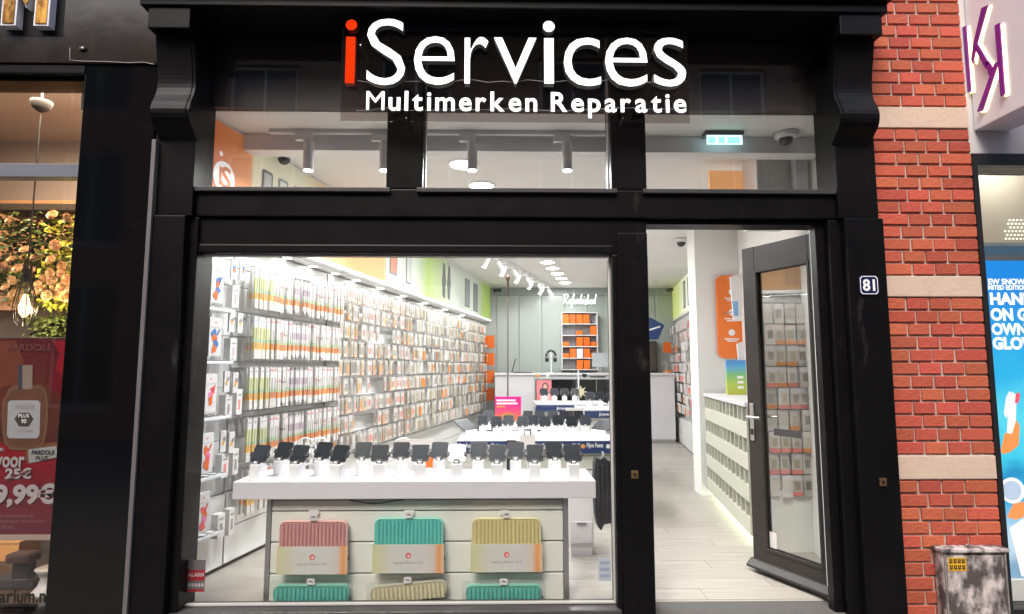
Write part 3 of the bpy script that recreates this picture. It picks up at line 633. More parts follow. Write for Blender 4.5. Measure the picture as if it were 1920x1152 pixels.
# ================================================================== LEFT SLATWALL BAYS
NS = -.17                                   # slatwall board plane
def uat(px, py=690, n=-.08): return WL.hit(px, py, n)[0]
B = [WL.hit(330, 690, -.08)[0], uat(452), uat(626), uat(772), 7.98]
ZB = .50
names = ['nearest bay of the left slatwall with strap packs', 'second bay of the left slatwall with slim tall packs', 'third bay of the left slatwall crowded with case packs', 'farthest bay of the left slatwall with small packs']
rowz2 = [2.03 - .352 * k for k in range(5)]
SLATL = mat('slat_groove_shadowless', (.52, .53, .52), .5)
DRW = mat('white_drawer_front', (.80, .80, .78), .35, noise=.8, nscale=2, col2=(.75, .75, .73))
def bay(k):
    u0, u1 = B[k], B[k + 1]
    t = thing('slatwall_bay', 'white ' + names[k], 'slatwall', WL.p((u0 + u1) / 2, 0, NS))
    MB().fbox(WL, u0, u1, .02, ZFR - .04, NS - .05, NS - .014).build('back_board', GREYW, t)
    z = ZB; pitch = .088 * 2
    while z < ZFR - .1:
        MB().fbox(WL, u0 + .006, u1 - .006, z + .003, min(z + pitch - .002, ZFR - .05), NS - .0135, NS).build('slat', GREYW, t, .003); z += pitch
    MB().fbox(WL, u0 - .008, u0 + .005, .02, ZFR - .05, NS - .012, NS + .012).build('upright', ALU, t, .002)
    for d in range(2):
        MB().fbox(WL, u0 + .008, u1 - .008, .03 + d * .235, .03 + d * .235 + .229, NS - .01, NS + .02).build('drawer_front', DRW, t, .004)
    return t
bays = [bay(k) for k in range(4)]
def rail_row(t, u0, u1, z, step, L, n0=NS):
    MB().fbox(WL, u0, u1, z, z + .016, n0 + .001, n0 + .014).build('hook_rail', WHITEP, t, .002)
    m = MB(); u = u0 + step / 2
    while u < u1:
        m.tube([WL.p(u, z + .008, n0 + .012), WL.p(u, z + .004, n0 + L), WL.p(u, z + .016, n0 + L + .012)], .0024, 4); u += step
    m.build('hook_row', CHROME, t, kind='stuff')
BEI = mat('beige_case_card', (.46, .40, .31), .5, rand=.25); WC = mat('off_white_case_card', (.62, .59, .54), .5, rand=.15)
# pack meshes (local: x across, y up with hook hole at 0, z out)
def pack_mesh(name, w_, h_, d_, bandsm):
    m = MB(); mats = []; top = .02
    for fr0, fr1, mm in bandsm:
        if mm not in mats: mats.append(mm)
        m.box(-w_ / 2, w_ / 2, top - h_ * fr1, top - h_ * fr0, -d_, 0, mats.index(mm))
    return m.mesh(name, mats)
YG = mat('yellow_green_card', (.58, .62, .30), .5, rand=.15); OR = mat('orange_foot_card', (.76, .25, .07), .5, rand=.2); OY = mat('amber_foot_card', (.76, .40, .08), .5, rand=.15)
WB = mat('white_pack_card', (.68, .655, .65), .45, rand=.06); OR2 = mat('faded_orange_card', (.72, .36, .18), .5, rand=.2); PK = mat('lilac_print_card', (.50, .40, .46), .5, rand=.2)
slim = [pack_mesh('slim_pack', .040, .295, .014, s) for s in (
    ((0, .08, GREYC), (.08, .30, WB), (.30, .46, PK), (.46, .56, WB), (.56, .62, GREEN), (.62, .76, OR), (.76, .88, WB), (.88, 1, GREYC)),
    ((0, .06, WB), (.06, .09, PINKC), (.09, .52, WB), (.52, .62, GREEN), (.62, .77, OR), (.77, 1, WC)),
    ((0, .26, WB), (.26, .54, YG), (.54, .62, GREEN), (.62, .78, OY), (.78, 1, WC)),
    ((0, .10, WB), (.10, .36, WC), (.36, .41, GREYC), (.41, .58, WB), (.58, .64, GREEN), (.64, .78, OR), (.78, .9, WB), (.9, 1, GREYC)),
    ((0, .34, WB), (.34, .38, PINKC), (.38, .57, WC), (.57, .64, YG), (.64, .79, OR), (.79, 1, WB)))]
spine = pack_mesh('slim_pack', .040, .290, .014, ((0, .6, WB), (.6, .66, GREEN), (.66, .78, OR2), (.78, 1, WC)))
rp = random.Random(11)
rown = ['top', 'second', 'third', 'fourth', 'lowest']
def hang(name, me, u, z, n, label, cat, group, yaw=0, tilt=0):
    o = link(name, me, None, WL.M(u, z, n) @ Matrix.Rotation(yaw, 4, 'Y') @ Matrix.Rotation(tilt, 4, 'Z')); return tag(o, label, cat, group)
step2 = .0585
for r_, z in enumerate(rowz2):
    rail_row(bays[1], B[1] + .01, B[2] - .01, z + .012, step2, .17)
    u = B[1] + .01 + step2 / 2; k = 0
    while u < B[2] - .02:
        fam = 2 if k < 4 else (0 if 8 < k < 13 else (3 if k % 9 == 7 else (1 if k % 3 else 4)))
        if not (r_ == 4 and rp.random() < .2):
            hang('slim_pack', slim[fam], u, z, NS + .17 - rp.uniform(0, .03), 'slim tall pack, %s from the left in the %s row of slim packs' % (nth(k), rown[r_]), 'accessory pack', 'slim packs in the %s row' % rown[r_], rp.uniform(-.12, .12), rp.uniform(-.03, .03))
            if k % 5 != 3: hang('slim_pack', spine, u + step2 * .5, z - rp.uniform(0, .01), NS + .12 - rp.uniform(0, .04), 'slim tall pack hanging behind the %s one in the %s row of slim packs' % (nth(k), rown[r_]), 'accessory pack', 'slim packs in the %s row' % rown[r_], rp.uniform(.2, .6), rp.uniform(-.03, .03))
        u += step2; k += 1
# case packs
case = [pack_mesh('case_pack', .052, .150, .016, s) for s in (
    ((0, .16, WC), (.16, 1, CASEM)), ((0, .18, WC), (.18, .85, BEI), (.85, 1, OR)), ((0, .2, WB), (.2, .6, WC), (.6, 1, CREAM)), ((0, .15, WC), (.15, .8, CREAM), (.8, 1, ORANGE2)), ((0, .3, WB), (.3, 1, WC)))]
def add_print(me, mm, u0, u1, v0, v1):
    me.materials.append(mm); i = len(me.materials) - 1; bm = bmesh.new(); bm.from_mesh(me)
    f = bm.faces.new([bm.verts.new(Vector((a_, b_, .0008))) for a_, b_ in ((u0, v0), (u1, v0), (u1, v1), (u0, v1))]); f.material_index = i; bm.to_mesh(me); bm.free()
for me_, mm in zip(case, (GREYC, ORANGE2, TEXTG, GREYC, PINKC)):
    add_print(me_, mm, -.016, .016, -.095, -.030); add_print(me_, TEXTG, -.010, .010, -.004, .004); add_print(me_, CARD, -.020, .020, -.124, -.112)
for me_ in slim:
    add_print(me_, TEXTG, -.010, .010, -.015, -.008); add_print(me_, GREYC, -.006, .006, -.20, -.06); add_print(me_, CARD, -.014, .014, -.255, -.235)
step3 = .068; rowz3 = [2.10 - .176 * k for k in range(9)]
n3 = 0
for r_, z in enumerate(rowz3):
    rail_row(bays[2], B[2] + .01, B[3] - .01, z + .012, step3, .15)
    u = B[2] + .01 + step3 / 2; k = 0; gap0 = rp.uniform(.3, 1.4) if r_ in (2, 5, 7) else 9
    while u < B[3] - .03:
        du = u - B[2]
        if not (gap0 < du < gap0 + .42) and n3 < 300:
            hang('case_pack', case[rp.choice((0, 1, 2, 2, 3, 4, 1)) if k % 12 < 9 else 4], u, z, NS + .15 - rp.uniform(0, .06), 'small case pack, %s from the left in the %s row of the third wall bay' % (nth(k), ORD[r_]), 'phone case pack', 'phone case packs in the %s row' % ORD[r_], rp.uniform(-.25, .25), rp.uniform(-.05, .05)); n3 += 1
        u += step3; k += 1
def stuff_packs(name, fr, u0, u1, rows_, step, w_, h_, nfront, mats, label, seed, gap=.12):
    rr = random.Random(seed); m = MB()
    for r_, z in enumerate(rows_):
        u = u0
        while u < u1:
            if rr.random() > gap:
                n_ = nfront - rr.uniform(0, .05); a = rr.choice(range(len(mats))); b = rr.choice(range(len(mats))); hh = h_ * rr.uniform(.9, 1.05)
                m.fbox(fr, u, u + w_, z - hh * .25, z, n_ - .014, n_, 0); m.fbox(fr, u, u + w_, z - hh, z - hh * .25, n_ - .014, n_, a)
                if rr.random() < .25: m.fbox(fr, u, u + w_, z - hh * 1.0, z - hh * .8, n_ + .0002, n_ + .002, b)
                u += step
            else: u += step * rr.choice((1, 1, 3))
    return m.build(name, mats, None, label=label, cat='packs', kind='stuff')
stuff_packs('far_packs', WL, B[3] + .03, 7.9, [2.12 - .176 * k for k in range(9)], .072, .056, .15, NS + .16, [WC, CREAM, BEI, CASEM, WB, CREAM, GREYC, WC, BEI, OR], 'mass of small packs hanging on the farthest bay of the left wall', 5)
for z in [2.12 - .176 * k for k in range(9)]: rail_row(bays[3], B[3] + .01, 7.9, z + .012, .144, .15)
# orange end strip far left
for k in range(4):
    z = 1.95 - k * .33; MB().fbox(WL, 7.93, 7.97, z - .24, z, NS + .05, NS + .28).build('orange_box', ORANGE, label='%s orange box from the top at the far end of the left wall' % ORD[k].capitalize().lower(), cat='box', group='orange boxes at the far end of the left wall')
# nearest bay: strap packs
SB, SR = mat('strap_print_blue', (.05, .16, .42), .5), mat('strap_print_red', (.80, .10, .10), .5)
SPK = mat('strap_print_pink', (.80, .22, .45), .5)
def strap_pack(px, py, w_, h_, cols, label, n=.0, grp='large strap packs of the nearest bay'):
    u, v = WL.hit(px, py, n); c = WL.p(u, v + h_ / 2, n)
    t = thing('strap_pack', label, 'strap pack', c, grp)
    MB().fbox(WL, u - w_ / 2, u + w_ / 2, v - h_ / 2, v + h_ / 2, n - .012, n).build('card', WB, t, .002)
    MB().fbox(WL, u - w_ / 2 + .005, u + w_ / 2 - .005, v + h_ * .24, v + h_ * .25, n + .0005, n + .001).build('header_line', GREYC, t)
    MB().prism(WL, circ(u, v + h_ * .37, w_ * .07, 10), n + .0005, n + .001).build('logo_mark', PINKC, t)
    rr = random.Random(int(px * 7 + py))
    for k, cm in enumerate(cols):
        cx, cy = u + rr.uniform(-.13, .13) * w_, v + h_ * (.08 - .13 * k)
        pts = [(cx + w_ * .24 * rr.uniform(.35, 1.25) * math.cos(a), cy + h_ * .13 * rr.uniform(.5, 1.35) * math.sin(a)) for a in [2 * math.pi * i / 9 for i in range(9)]]
        MB().prism(WL, pts, n + .0005 + k * .0006, n + .0012 + k * .0006).build('printed_strap', cm, t)
    MB().tube([WL.p(u + w_ * .12, v + h_ * .05, n + .002), WL.p(u + w_ * .3, v + h_ * .2, n + .002)], .005, 5).build('printed_strap', cols[0], t)
    return t
for k, (px, py, cols) in enumerate(((408, 533, (SB, ORANGE, SB, ORANGE)), (404, 632, (SB, ORANGE, SB, ORANGE)), (395, 738, (SR, SPK, ORANGE)), (388, 850, (ORANGE, SPK, SR, ORANGE)), (381, 962, (SR, ORANGE, SPK, SR)))):
    strap_pack(px, py, .115, .24, cols, 'large white strap pack, %s print, %s from the top in the nearest bay' % ('blue and orange' if k < 2 else 'red and pink', ORD[k]))
    u, v = WL.hit(px - 18, py - 5, -.04)
    MB().fbox(WL, u - .10, u + .02, v - .10, v + .10, -.09, -.06).build('grey_pack', GREYC, bevel=.003, label='flat grey pack beside the %s strap pack from the top' % ORD[k], cat='pack', group='flat grey packs of the nearest bay')
    if k < 4:
        for j, (dx, dy) in enumerate(((31, -28), (47, -26))):
            strap_pack(px + dx, py + dy + (6 if k > 1 else 0) , .055, .135, ((SB, ORANGE) if k == 0 else (TEXTG, OY)), 'small white strap pack, %s of the pair beside the %s large strap pack' % (('left', 'right')[j], ORD[k]), -.03, 'small strap packs of the nearest bay')
    for j, (dx, dy, w_, h_) in enumerate(((34, 24, .07, .15), (54, 16, .06, .17))):
        u, v = WL.hit(px + dx, py + dy, -.05)
        if u + w_ / 2 < B[1] - .012:
            t = thing('boxed_pack', 'plain white boxed pack, %s one in row %s of the nearest wall bay' % (('left', 'right')[j], ('one', 'two', 'three', 'four', 'five')[k]), 'boxed pack', WL.p(u, v, -.05), 'plain boxed packs of the nearest bay')
            MB().fbox(WL, u - w_ / 2, u + w_ / 2, v - h_ / 2, v + h_ / 2, -.10, -.05).build('carton', CARD, t, .003)
            MB().fbox(WL, u - w_ * .2, u + w_ * .15, v - h_ * .3, v + h_ * .1, -.0495, -.049).build('print', (GREYC, PK, TEXTG, PINKC, GREYC)[(k + j) % 5], t)
            MB().fbox(WL, u - w_ * .3, u + w_ * .3, v + h_ * .25, v + h_ * .31, -.0495, -.049).build('title_line', GREYC, t)
    sh, sv = WL.hit(px - 10, py + 48, -.05)
    MB().fbox(WL, sh - .10, sh + .16, sv - .008, sv + .010, NS + .001, NS + .17).build('shelf', WHITEP, bays[0], .003)
    m = MB()
    for j in range(4): uu = sh - .07 + j * .07; m.tube([WL.p(uu, sv + .014, NS + .01), WL.p(uu, sv + .014, NS + .16), WL.p(uu, sv + .03, NS + .19)], .003, 5)
    m.build('hook_row', CHROME, bays[0], kind='stuff')

# ================================================================== FRONT DISPLAY TABLE
YT = .10
tx0, tx1 = PX(437, 903, YT), PX(1117, 903, YT); tz1, tz0 = PZ(780, 903, YT), PZ(780, 936, YT)
tdep = .42
tb_ = thing('display_table', 'white front display table with slatted base behind the window glass', 'display table', ((tx0 + tx1) / 2, YT + .2, 0))
bx('table_top', WHITE, tb_, tx0, tx1, YT, YT + tdep, tz0, tz1, .004)
YF = YT + .05
sx0, sx1 = PX(508, 1000, YF), PX(1056, 1000, YF)
bx('base_core', WHITE, tb_, sx0, sx1, YF + .02, YT + tdep - .05, .0, tz0 - .001, .002)
for a, b in ((PX(499, 1000, YF), sx0 - .001), (sx1 + .001, PX(1066, 1000, YF))): bx('corner_post', ALU, tb_, a, b, YF - .008, YF + .30, .0, tz0 - .002, .003)
PGR = mat('pale_green_slat', (.74, .75, .68), .4, noise=.8, nscale=2, col2=(.70, .71, .64))
edges = [937, 958, 1016, 1075, 1140, 1200]
for a, b in zip(edges, edges[1:]): bx('slat', PGR, tb_, sx0 + .001, sx1 - .001, YF, YF + .018, max(.002, PZ(780, b, YF) + .004), PZ(780, a, YF) - .004, .004)
ca = [P(px, py, YF - .006) for px, py in ((655, 938), (672, 941), (690, 944), (712, 944), (735, 940), (758, 937))]
MB().tube(ca, .0035, 6).build('loose_cable', DARKP, tb_)
# laptop sleeves
def sleeve(px0, px1, pytop, pybot, m_, pip, label, bagged=False, tilt=0, cardpy=None):
    Y = YF - .045; fr = front(Y); a, b = P(px0, pybot, Y), P(px1, pytop, Y); x0, x1, z0, z1 = a.x, b.x, max(a.z, .004), b.z
    t = thing('laptop_sleeve', label, 'laptop sleeve', ((x0 + x1) / 2, Y, z0), 'laptop sleeves on the front table base')
    if tilt:
        fr = Frame(((x0 + x1) / 2, Y, (z0 + z1) / 2), (math.cos(tilt), 0, math.sin(tilt)), (-math.sin(tilt), 0, math.cos(tilt)))
        hx_, hz_ = (x1 - x0) / 2, (z1 - z0) / 2; x0, x1, z0, z1 = -hx_, hx_, -hz_ + .01, hz_
    MB().prism(fr, rrect(x0, x1, z0, z1, .035), -.028, -.004).build('body', pip, t)
    MB().prism(fr, rrect(x0 + .007, x1 - .007, z0 + .004, z1 - .007, .030), -.0039, .002).build('front_face', m_, t)
    m = MB(); n = 17; wd = (x1 - x0 - .022) / n
    for k in range(n):
        u0_ = x0 + .011 + k * wd; uc = u0_ + wd / 2; e = min(uc - x0, x1 - uc); zt = z1 - .012 - (.035 - math.sqrt(max(0, .035 ** 2 - max(0, .035 - e) ** 2)) if e < .035 else 0)
        prof = [(u0_ + wd * .04, 0.0022), (u0_ + wd * .16, .0075), (u0_ + wd * .5, .0105), (u0_ + wd * .84, .0075), (u0_ + wd * .96, .0022)]
        vs = [fr.p(u, z0 + .006, nn_) for u, nn_ in prof] + [fr.p(u, zt - (.004 if i in (0, 4) else 0), nn_) for i, (u, nn_) in enumerate(prof)]
        m.add(vs, [(i, i + 1, 6 + i, 5 + i) for i in range(4)] + [(5, 6, 7, 8, 9)])
    m.build('ribs', m_, t, smooth=False)
    ring = rrect(x0 + .003, x1 - .003, z0 + .01, z1 - .003, .033); MB().tube([fr.p(u, v, .001) for u, v in ring[5:19]] , .0042, 6).build('zip', pip, t)
    if not tilt: MB().tube([fr.p(x1 - .002, z0 + (z1 - z0) * .3, -.01), fr.p(x1 + .006, z0 + (z1 - z0) * .27, -.008), fr.p(x1 + .010, z0 + (z1 - z0) * .2, -.006)], .003, 6).build('zip_pull', DARKP, t)
    if bagged:
        MB().prism(fr, rrect(x0 - .022, x1 + .022, z0 - .004, z1 + .03, .02), .008, .0095).build('clear_bag', CLEAR, t)
    # hang tag
    cx = (x0 + x1) / 2 + (.0 if not tilt else .0); zt = z1 + .012
    MB().prism(fr, rrect(cx - .022, cx + .022, zt - .006, zt + .028, .006, 3), .012, .014).build('hang_tag', CARD, t)
    MB().tube([fr.p(cx - .01, zt + .012, .015), fr.p(cx, zt + .017, .016), fr.p(cx + .011, zt + .010, .016)], .0022, 5).build('tag_hook', DARKP, t)
    if cardpy:
        fc = front(Y - .012); cz0, cz1 = PZ(780, cardpy[1], Y - .012), PZ(780, cardpy[0], Y - .012); c0, c1 = x0 - .004, x1 + .008
        cd_ = ramp_mat('sleeve_card_print', [(-.21, (.58, .56, .28)), (-.09, (.60, .60, .54)), (.08, (.60, .59, .57)), (.145, (.62, .54, .46)), (.175, (.74, .30, .08)), (.19, (.72, .40, .18)), (.21, (.64, .52, .42))], 0, .45)
        me = MB().box(-(c1 - c0) / 2, (c1 - c0) / 2, 0, cz1 - cz0, 0, .003).mesh('card_band', cd_); cb = link('card_band', me, t, fc.M((c0 + c1) / 2, cz0, 0))
        cx = (c0 + c1) / 2; zc_ = cz0 + (cz1 - cz0) * .62; MB().prism(fc, circ(cx, zc_, .016, 18), .0032, .004).build('round_mark', mat('red_mark', (.72, .12, .08), .5), cb)
        MB().prism(fc, circ(cx + .002, zc_ - .002, .007, 12), .0041, .0046).build('mark_centre', CARD, cb)
        text('card_text', 'Laptop Sleeve 15.6', fc, cx - .085, cx + .085, cz0 + (cz1 - cz0) * .30, cz0 + (cz1 - cz0) * .42, .0034, TEXTG, cb, bold=.01)
    return t
PINK, PINKP = mat('dusty_pink_fabric', (.56, .27, .26), .8, noise=.5, nscale=80, col2=(.50, .23, .22)), mat('dusty_pink_piping', (.74, .46, .42), .7)
TEAL, TEALP = mat('teal_fabric', (.10, .50, .42), .8, noise=.5, nscale=80, col2=(.08, .44, .37)), mat('teal_piping', (.26, .66, .55), .7)
YELF, YELP = mat('straw_fabric', (.60, .52, .24), .8, noise=.5, nscale=80, col2=(.54, .46, .20)), mat('straw_piping', (.70, .66, .38), .7)
CRF, CRP = mat('cream_fabric', (.72, .64, .42), .8, noise=.5, nscale=80, col2=(.66, .58, .37)), mat('cream_piping', (.66, .60, .46), .7)
sleeve(521, 652, 977, 1072, PINK, PINKP, 'dusty pink ribbed laptop sleeve with card band, upper row', cardpy=(1024, 1076))
sleeve(700, 831, 972, 1072, TEAL, TEALP, 'teal ribbed laptop sleeve with card band, upper row', cardpy=(1021, 1075))
sleeve(884, 1014, 972, 1072, YELF, YELP, 'straw yellow ribbed laptop sleeve with card band, upper row', cardpy=(1021, 1074))
sleeve(511, 655, 1097, 1140, TEAL, TEALP, 'teal laptop sleeve in a clear bag, lower row under the pink one', True)
sleeve(694, 838, 1094, 1148, CRF, CRP, 'cream laptop sleeve in a clear bag hanging askew, lower row', True, R(5))
sleeve(873, 1015, 1097, 1140, TEAL, TEALP, 'teal laptop sleeve in a clear bag, lower row under the yellow one', True)
for px, lb in ((588, 'pink'), (767, 'teal'), (946, 'yellow')):
    c = P(px, 962, YF - .02); MB().fbox(front(YF - .012), c.x - .028, c.x + .028, c.z - .014, c.z + .014, 0, .003).build('price_tag', CARD, bevel=.001, at=Vector((c.x, YF - .012, c.z)), label='small white price tag above the upper %s laptop sleeve' % lb, cat='price tag', group='price tags on the front table base')
# phones on holders
def holder(pillar_h=.088, w_=.068, dev=(.105, .105), white=False):
    t = thing('phone_holder', 'x', 'phone display', (0, 0, 0))
    MB().box(-w_ / 2, w_ / 2, -w_ / 2, w_ / 2, 0, pillar_h).build('pillar', WHITEP, t, .004)
    MB().box(-w_ / 2 - .008, w_ / 2 + .008, -w_ / 2 - .008, w_ / 2 + .008, 0, .004).build('foot_plate', WHITEP, t, .001)
    MB().tube([(0, -.012, pillar_h - .002), (0, -.022, pillar_h + .018)], .011, 12).build('neck', WHITEP, t)
    fr = Frame((0, -.012, pillar_h + .016), (1, 0, 0), (0, .50, .866)); a, h_ = dev
    MB().prism(fr, rrect(-a / 2, a / 2, 0, h_, .012, 3), -.010, 0).build('device', WHITEP if white else DARKP, t)
    MB().prism(fr, rrect(-a / 2 + .004, a / 2 - .004, .004, h_ - .004, .010, 3), .0003, .0015).build('screen', WHITEP if white else SCREEN, t)
    for s in (-1, 1):
        MB().fbox(fr, s * a / 2 - .010, s * a / 2 + .010, h_ * .28, h_ * .55, -.014, .006).build('clamp_arm', DARKP, t, .004)
    MB().fbox(fr, -.018, .018, -.012, .010, -.012, .010).build('clamp_foot', DARKP, t, .003)
    return t
hA, hB = holder(), holder(white=True)
table_z = tz1
xsA = [483, 527, 557, 602, 633, 679, 711, 751, 787, 823, 856, 897, 932, 967, 1003, 1040, 1075]
usedA = False; rh = random.Random(4)
for k, px in enumerate(xsA):
    py = 898 if k % 2 == 0 else 891
    if k in (0, 2, 4): py = 899
    c = F(px, py, table_z)
    if k == 10: o = hB
    elif not usedA: o = hA; usedA = True
    else: o = copy_tree(hA)
    o.location = (c.x, c.y, table_z + .0005); o.rotation_euler = (0, 0, R(rh.uniform(-6, 6) - (14 if k < 5 else 0)))
    o['label'] = ('white display device on a white pillar, eleventh from the left on the front table' if k == 10 else 'dark phone on a white pillar stand, %s from the left on the front table' % ORD[k]); o['group'] = 'phones on the front table'
# cards and small things standing behind the phones
def standing_card(px0, px1, py0, py1, Y, m_, name, label, cat, th=.004):
    a, b = P(px0, py1, Y), P(px1, py0, Y)
    t = thing(name, label, cat, ((a.x + b.x) / 2, Y, a.z)); MB().prism(front(Y), rrect(a.x, b.x, a.z, b.z, .006, 2), -th, 0).build('panel', m_, t); return t, a, b
YC = YT + tdep - .02
t, a, b = standing_card(746, 815, 824, 880, YC, CARD, 'promo_card', 'white and orange promotion card behind the phones on the front table', 'card')
MB().fbox(front(YC), a.x + .02, b.x - .03, b.z - .05, b.z - .035, .0005, .001).build('headline', TEXTG, t); MB().prism(front(YC), circ(a.x + .035, b.z - .03, .016, 14), .0005, .001).build('red_mark', MATS['red_mark'], t)
MB().prism(front(YC), [(b.x - .07, a.z + .01), (b.x - .005, a.z + .01), (b.x - .005, b.z - .06), (b.x - .04, b.z - .09)], .0005, .001).build('orange_patch', ORANGE, t)
bx('support_foot', CARD, t, a.x, b.x, YC - .001, YC + .05, tz1 + .0005, max(tz1 + .006, a.z + .003), .001)
t, a, b = standing_card(950, 968, 826, 885, YC - .03, DARKP, 'black_box', 'narrow black box standing behind the phones on the front table', 'box', .03)
MB().fbox(front(YC - .03), a.x + .008, b.x - .008, b.z - .03, b.z - .015, .0005, .001).build('print', TEXTG, t); 
t, a, b = standing_card(975, 1003, 815, 845, YC - .06, CARD, 'hang_card', 'small white hang card with hook above the phones on the front table', 'card')
MB().tube([Vector(((a.x + b.x) / 2 - .02, YC - .06, b.z)), Vector(((a.x + b.x) / 2 - .02, YC - .06, b.z + .03)), Vector(((a.x + b.x) / 2 + .02, YC - .06, b.z + .03)), Vector(((a.x + b.x) / 2 + .02, YC - .06, b.z))], .005, 6).build('hook', DARKP, t)
MB().prism(front(YC - .06), [(b.x - .05, a.z), (b.x - .006, a.z + .01), (b.x - .02, a.z + .03)], .0005, .001).build('orange_patch', ORANGE, t)
MB().tube([Vector(((a.x + b.x) / 2, YC - .055, tz1 + .001)), Vector(((a.x + b.x) / 2, YC - .055, a.z + .01))], .004, 6).build('stem', CHROME, t)
for k, px in enumerate((572, 598, 755)):       # headphones standing on the table
    c = F(px, 872, tz1); t = thing('headphones', 'white headphones on a stand at the back of the front table, %s from the left' % ORD[k], 'headphones', (c.x, c.y, tz1), 'headphones on the front table')
    MB().lathe((c.x, c.y, tz1), [(.04, 0.0005), (.04, .006), (.006, .008), (.006, .15)], 16).build('stand', WHITEP, t)
    MB().tube([(c.x + .07 * math.cos(q_), c.y, tz1 + .10 + .08 * math.sin(q_)) for q_ in [R(-10 + 200 * i / 12) for i in range(13)]], .006, 8).build('headband', mat('pearl_plastic', (.72, .72, .70), .3), t)
    for s in (-1, 1): MB().tube([(c.x + s * .05, c.y, tz1 + .075), (c.x + s * .085, c.y, tz1 + .075)], .034, 14).build('ear_cup', MATS['pearl_plastic'], t)

# ================================================================== SECOND TABLE AND DEEPER DISPLAYS
Y2 = 2.0
t2z = PZ(1000, 826, Y2); a, b = P(857, 838, Y2), P(1205, 838, Y2)
t2 = thing('display_table', 'second white display table with a navy greeting banner along its front edge', 'display table', ((a.x + b.x) / 2, Y2 + .4, 0))
bx('table_top', WHITE, t2, a.x, b.x, Y2, Y2 + .75, t2z - .05, t2z, .004)
bn = bx('banner', NAVY, t2, a.x, b.x, Y2 - .006, Y2 - .001, PZ(1000, 851, Y2), t2z - .008, .001)
fB = front(Y2 - .0062)
for s, p0_, p1_ in (('Fijne Feest', 860, 887), ('Merry Christmas', 901, 948), ('Hele Kerstfeest', 1004, 1041), ('Joyeux Noël', 1053, 1087), ('Fijne Feest', 1100, 1131)):
    text('banner_text', s, fB, PX(p0_, 838, Y2), PX(p1_, 838, Y2), PZ(1000, 842, Y2), PZ(1000, 831, Y2), .001, TEXTW, bn, bold=.02)
for px in (893, 1047, 1093, 1140): MB().prism(fB, circ(PX(px, 837, Y2), PZ(px, 837, Y2), .02, 10), .0002, .001).build('banner_ornament', TEXTW if px != 1093 else ORANGE2, bn)
bx('base_core', PGR, t2, a.x + .12, b.x - .12, Y2 + .06, Y2 + .7, 0, t2z - .051, .003)
for k in range(4): bx('slat', PGR, t2, a.x + .121, b.x - .121, Y2 + .045, Y2 + .059, .03 + k * .13, .03 + k * .13 + .122, .003)
for k, px in enumerate((905, 931, 953, 980, 1000, 1022, 1047, 1073, 1098)):
    c = F(px, 818 + (2 if k % 2 else -1), t2z); o = copy_tree(hA); o.location = (c.x, c.y, t2z + .0005); o.rotation_euler = (0, 0, R(rh.uniform(-8, 8))); o.scale = (.98,) * 3
    o['label'] = 'dark phone on a white pillar, %s from the left on the second table' % ORD[k]; o['group'] = 'phones on the second table'
for k, px in enumerate((915, 940, 966, 990, 1012, 1036, 1060, 1086)):
    c = F(px, 806, t2z); o = copy_tree(hA); o.location = (c.x, c.y, t2z + .0005); o.rotation_euler = (0, 0, R(rh.uniform(-8, 8))); o['label'] = 'dark phone on a pillar, %s in the back row of the second table' % ORD[k]; o['group'] = 'phones on the second table'
# tilted tablets at both ends of the second table
for k, (px, rz) in enumerate(((877, 60), (1128, -55), (1150, -50))):
    c = F(px, 812, t2z); t = thing('tablet_stand', ('tilted tablet at the left end of the second table', 'tilted tablet at the right end of the second table', 'second tilted tablet at the right end behind the door post')[k], 'tablet', (0, 0, 0), 'tablets on the second table')
    MB().box(-.10, .10, -.05, .06, 0, .03).build('foot', WHITEP, t, .004)
    fr = Frame((0, -.04, .03), (1, 0, 0), (0, .8, .6)); MB().prism(fr, rrect(-.12, .12, 0, .16, .012, 3), -.009, 0).build('tablet', DARKP, t); MB().prism(fr, rrect(-.112, .112, .008, .152, .008, 3), .0003, .0012).build('screen', SCREEN, t)
    t.location = (c.x, c.y, t2z + .0005); t.rotation_euler = (0, 0, R(rz))
# pole with ball and pink poster standing at the second table
c = F(952, 815, t2z); ztp = PZ(951, 522, c.y)
po = thing('poster_stand', 'thin grey pole with dark ball top carrying a pink and orange poster', 'poster stand', (c.x, c.y, t2z))
MB().lathe((c.x, c.y, t2z), [(.06, .0006), (.06, .01), (.01, .014)], 18).build('base', STEEL, po)
MB().tube([(c.x, c.y, t2z + .012), (c.x, c.y, PZ(951, 556, c.y))], .008, 10).build('pole', mat('grey_pole', (.20, .18, .17), .4, metal=.4), po)
MB().tube([(c.x, c.y, PZ(951, 556, c.y)), (c.x, c.y, ztp)], .013, 10).build('grip', mat('black_brown_grip', (.03, .02, .018), .5), po)
MB().lathe((c.x, c.y, ztp), [(.006, -.022), (.022, -.01), (.026, .008), (.018, .024), (.004, .03)], 14).build('ball', mat('brown_ball', (.12, .05, .03), .4), po, smooth=True)
a, b = P(928, 790, c.y - .03), P(977, 744, c.y - .03); fp = front(c.y - .03)
pm = ramp_mat('pink_poster_print', [(0, (.90, .26, .05)), (.08, (.85, .10, .16)), (.16, (.78, .02, .26)), (.26, (.76, .01, .28))], 1, .5)
pp = link('poster', MB().box(a.x, b.x, 0, b.z - a.z, -.006, 0).mesh('poster', pm), po, fp.M(0, a.z, 0))
for k, wd in enumerate((.8, .86, .4)): MB().fbox(fp, a.x + .015, a.x + (b.x - a.x) * wd, b.z - .045 - k * .03, b.z - .028 - k * .03, .0005, .001).build('poster_text', TEXTW if k < 2 else ORANGE2, pp)
MB().prism(fp, circ(a.x + (b.x - a.x) * .5, a.z + .05, .07, 16, .03), .0005, .001).build('poster_picture', ORANGE2, pp)
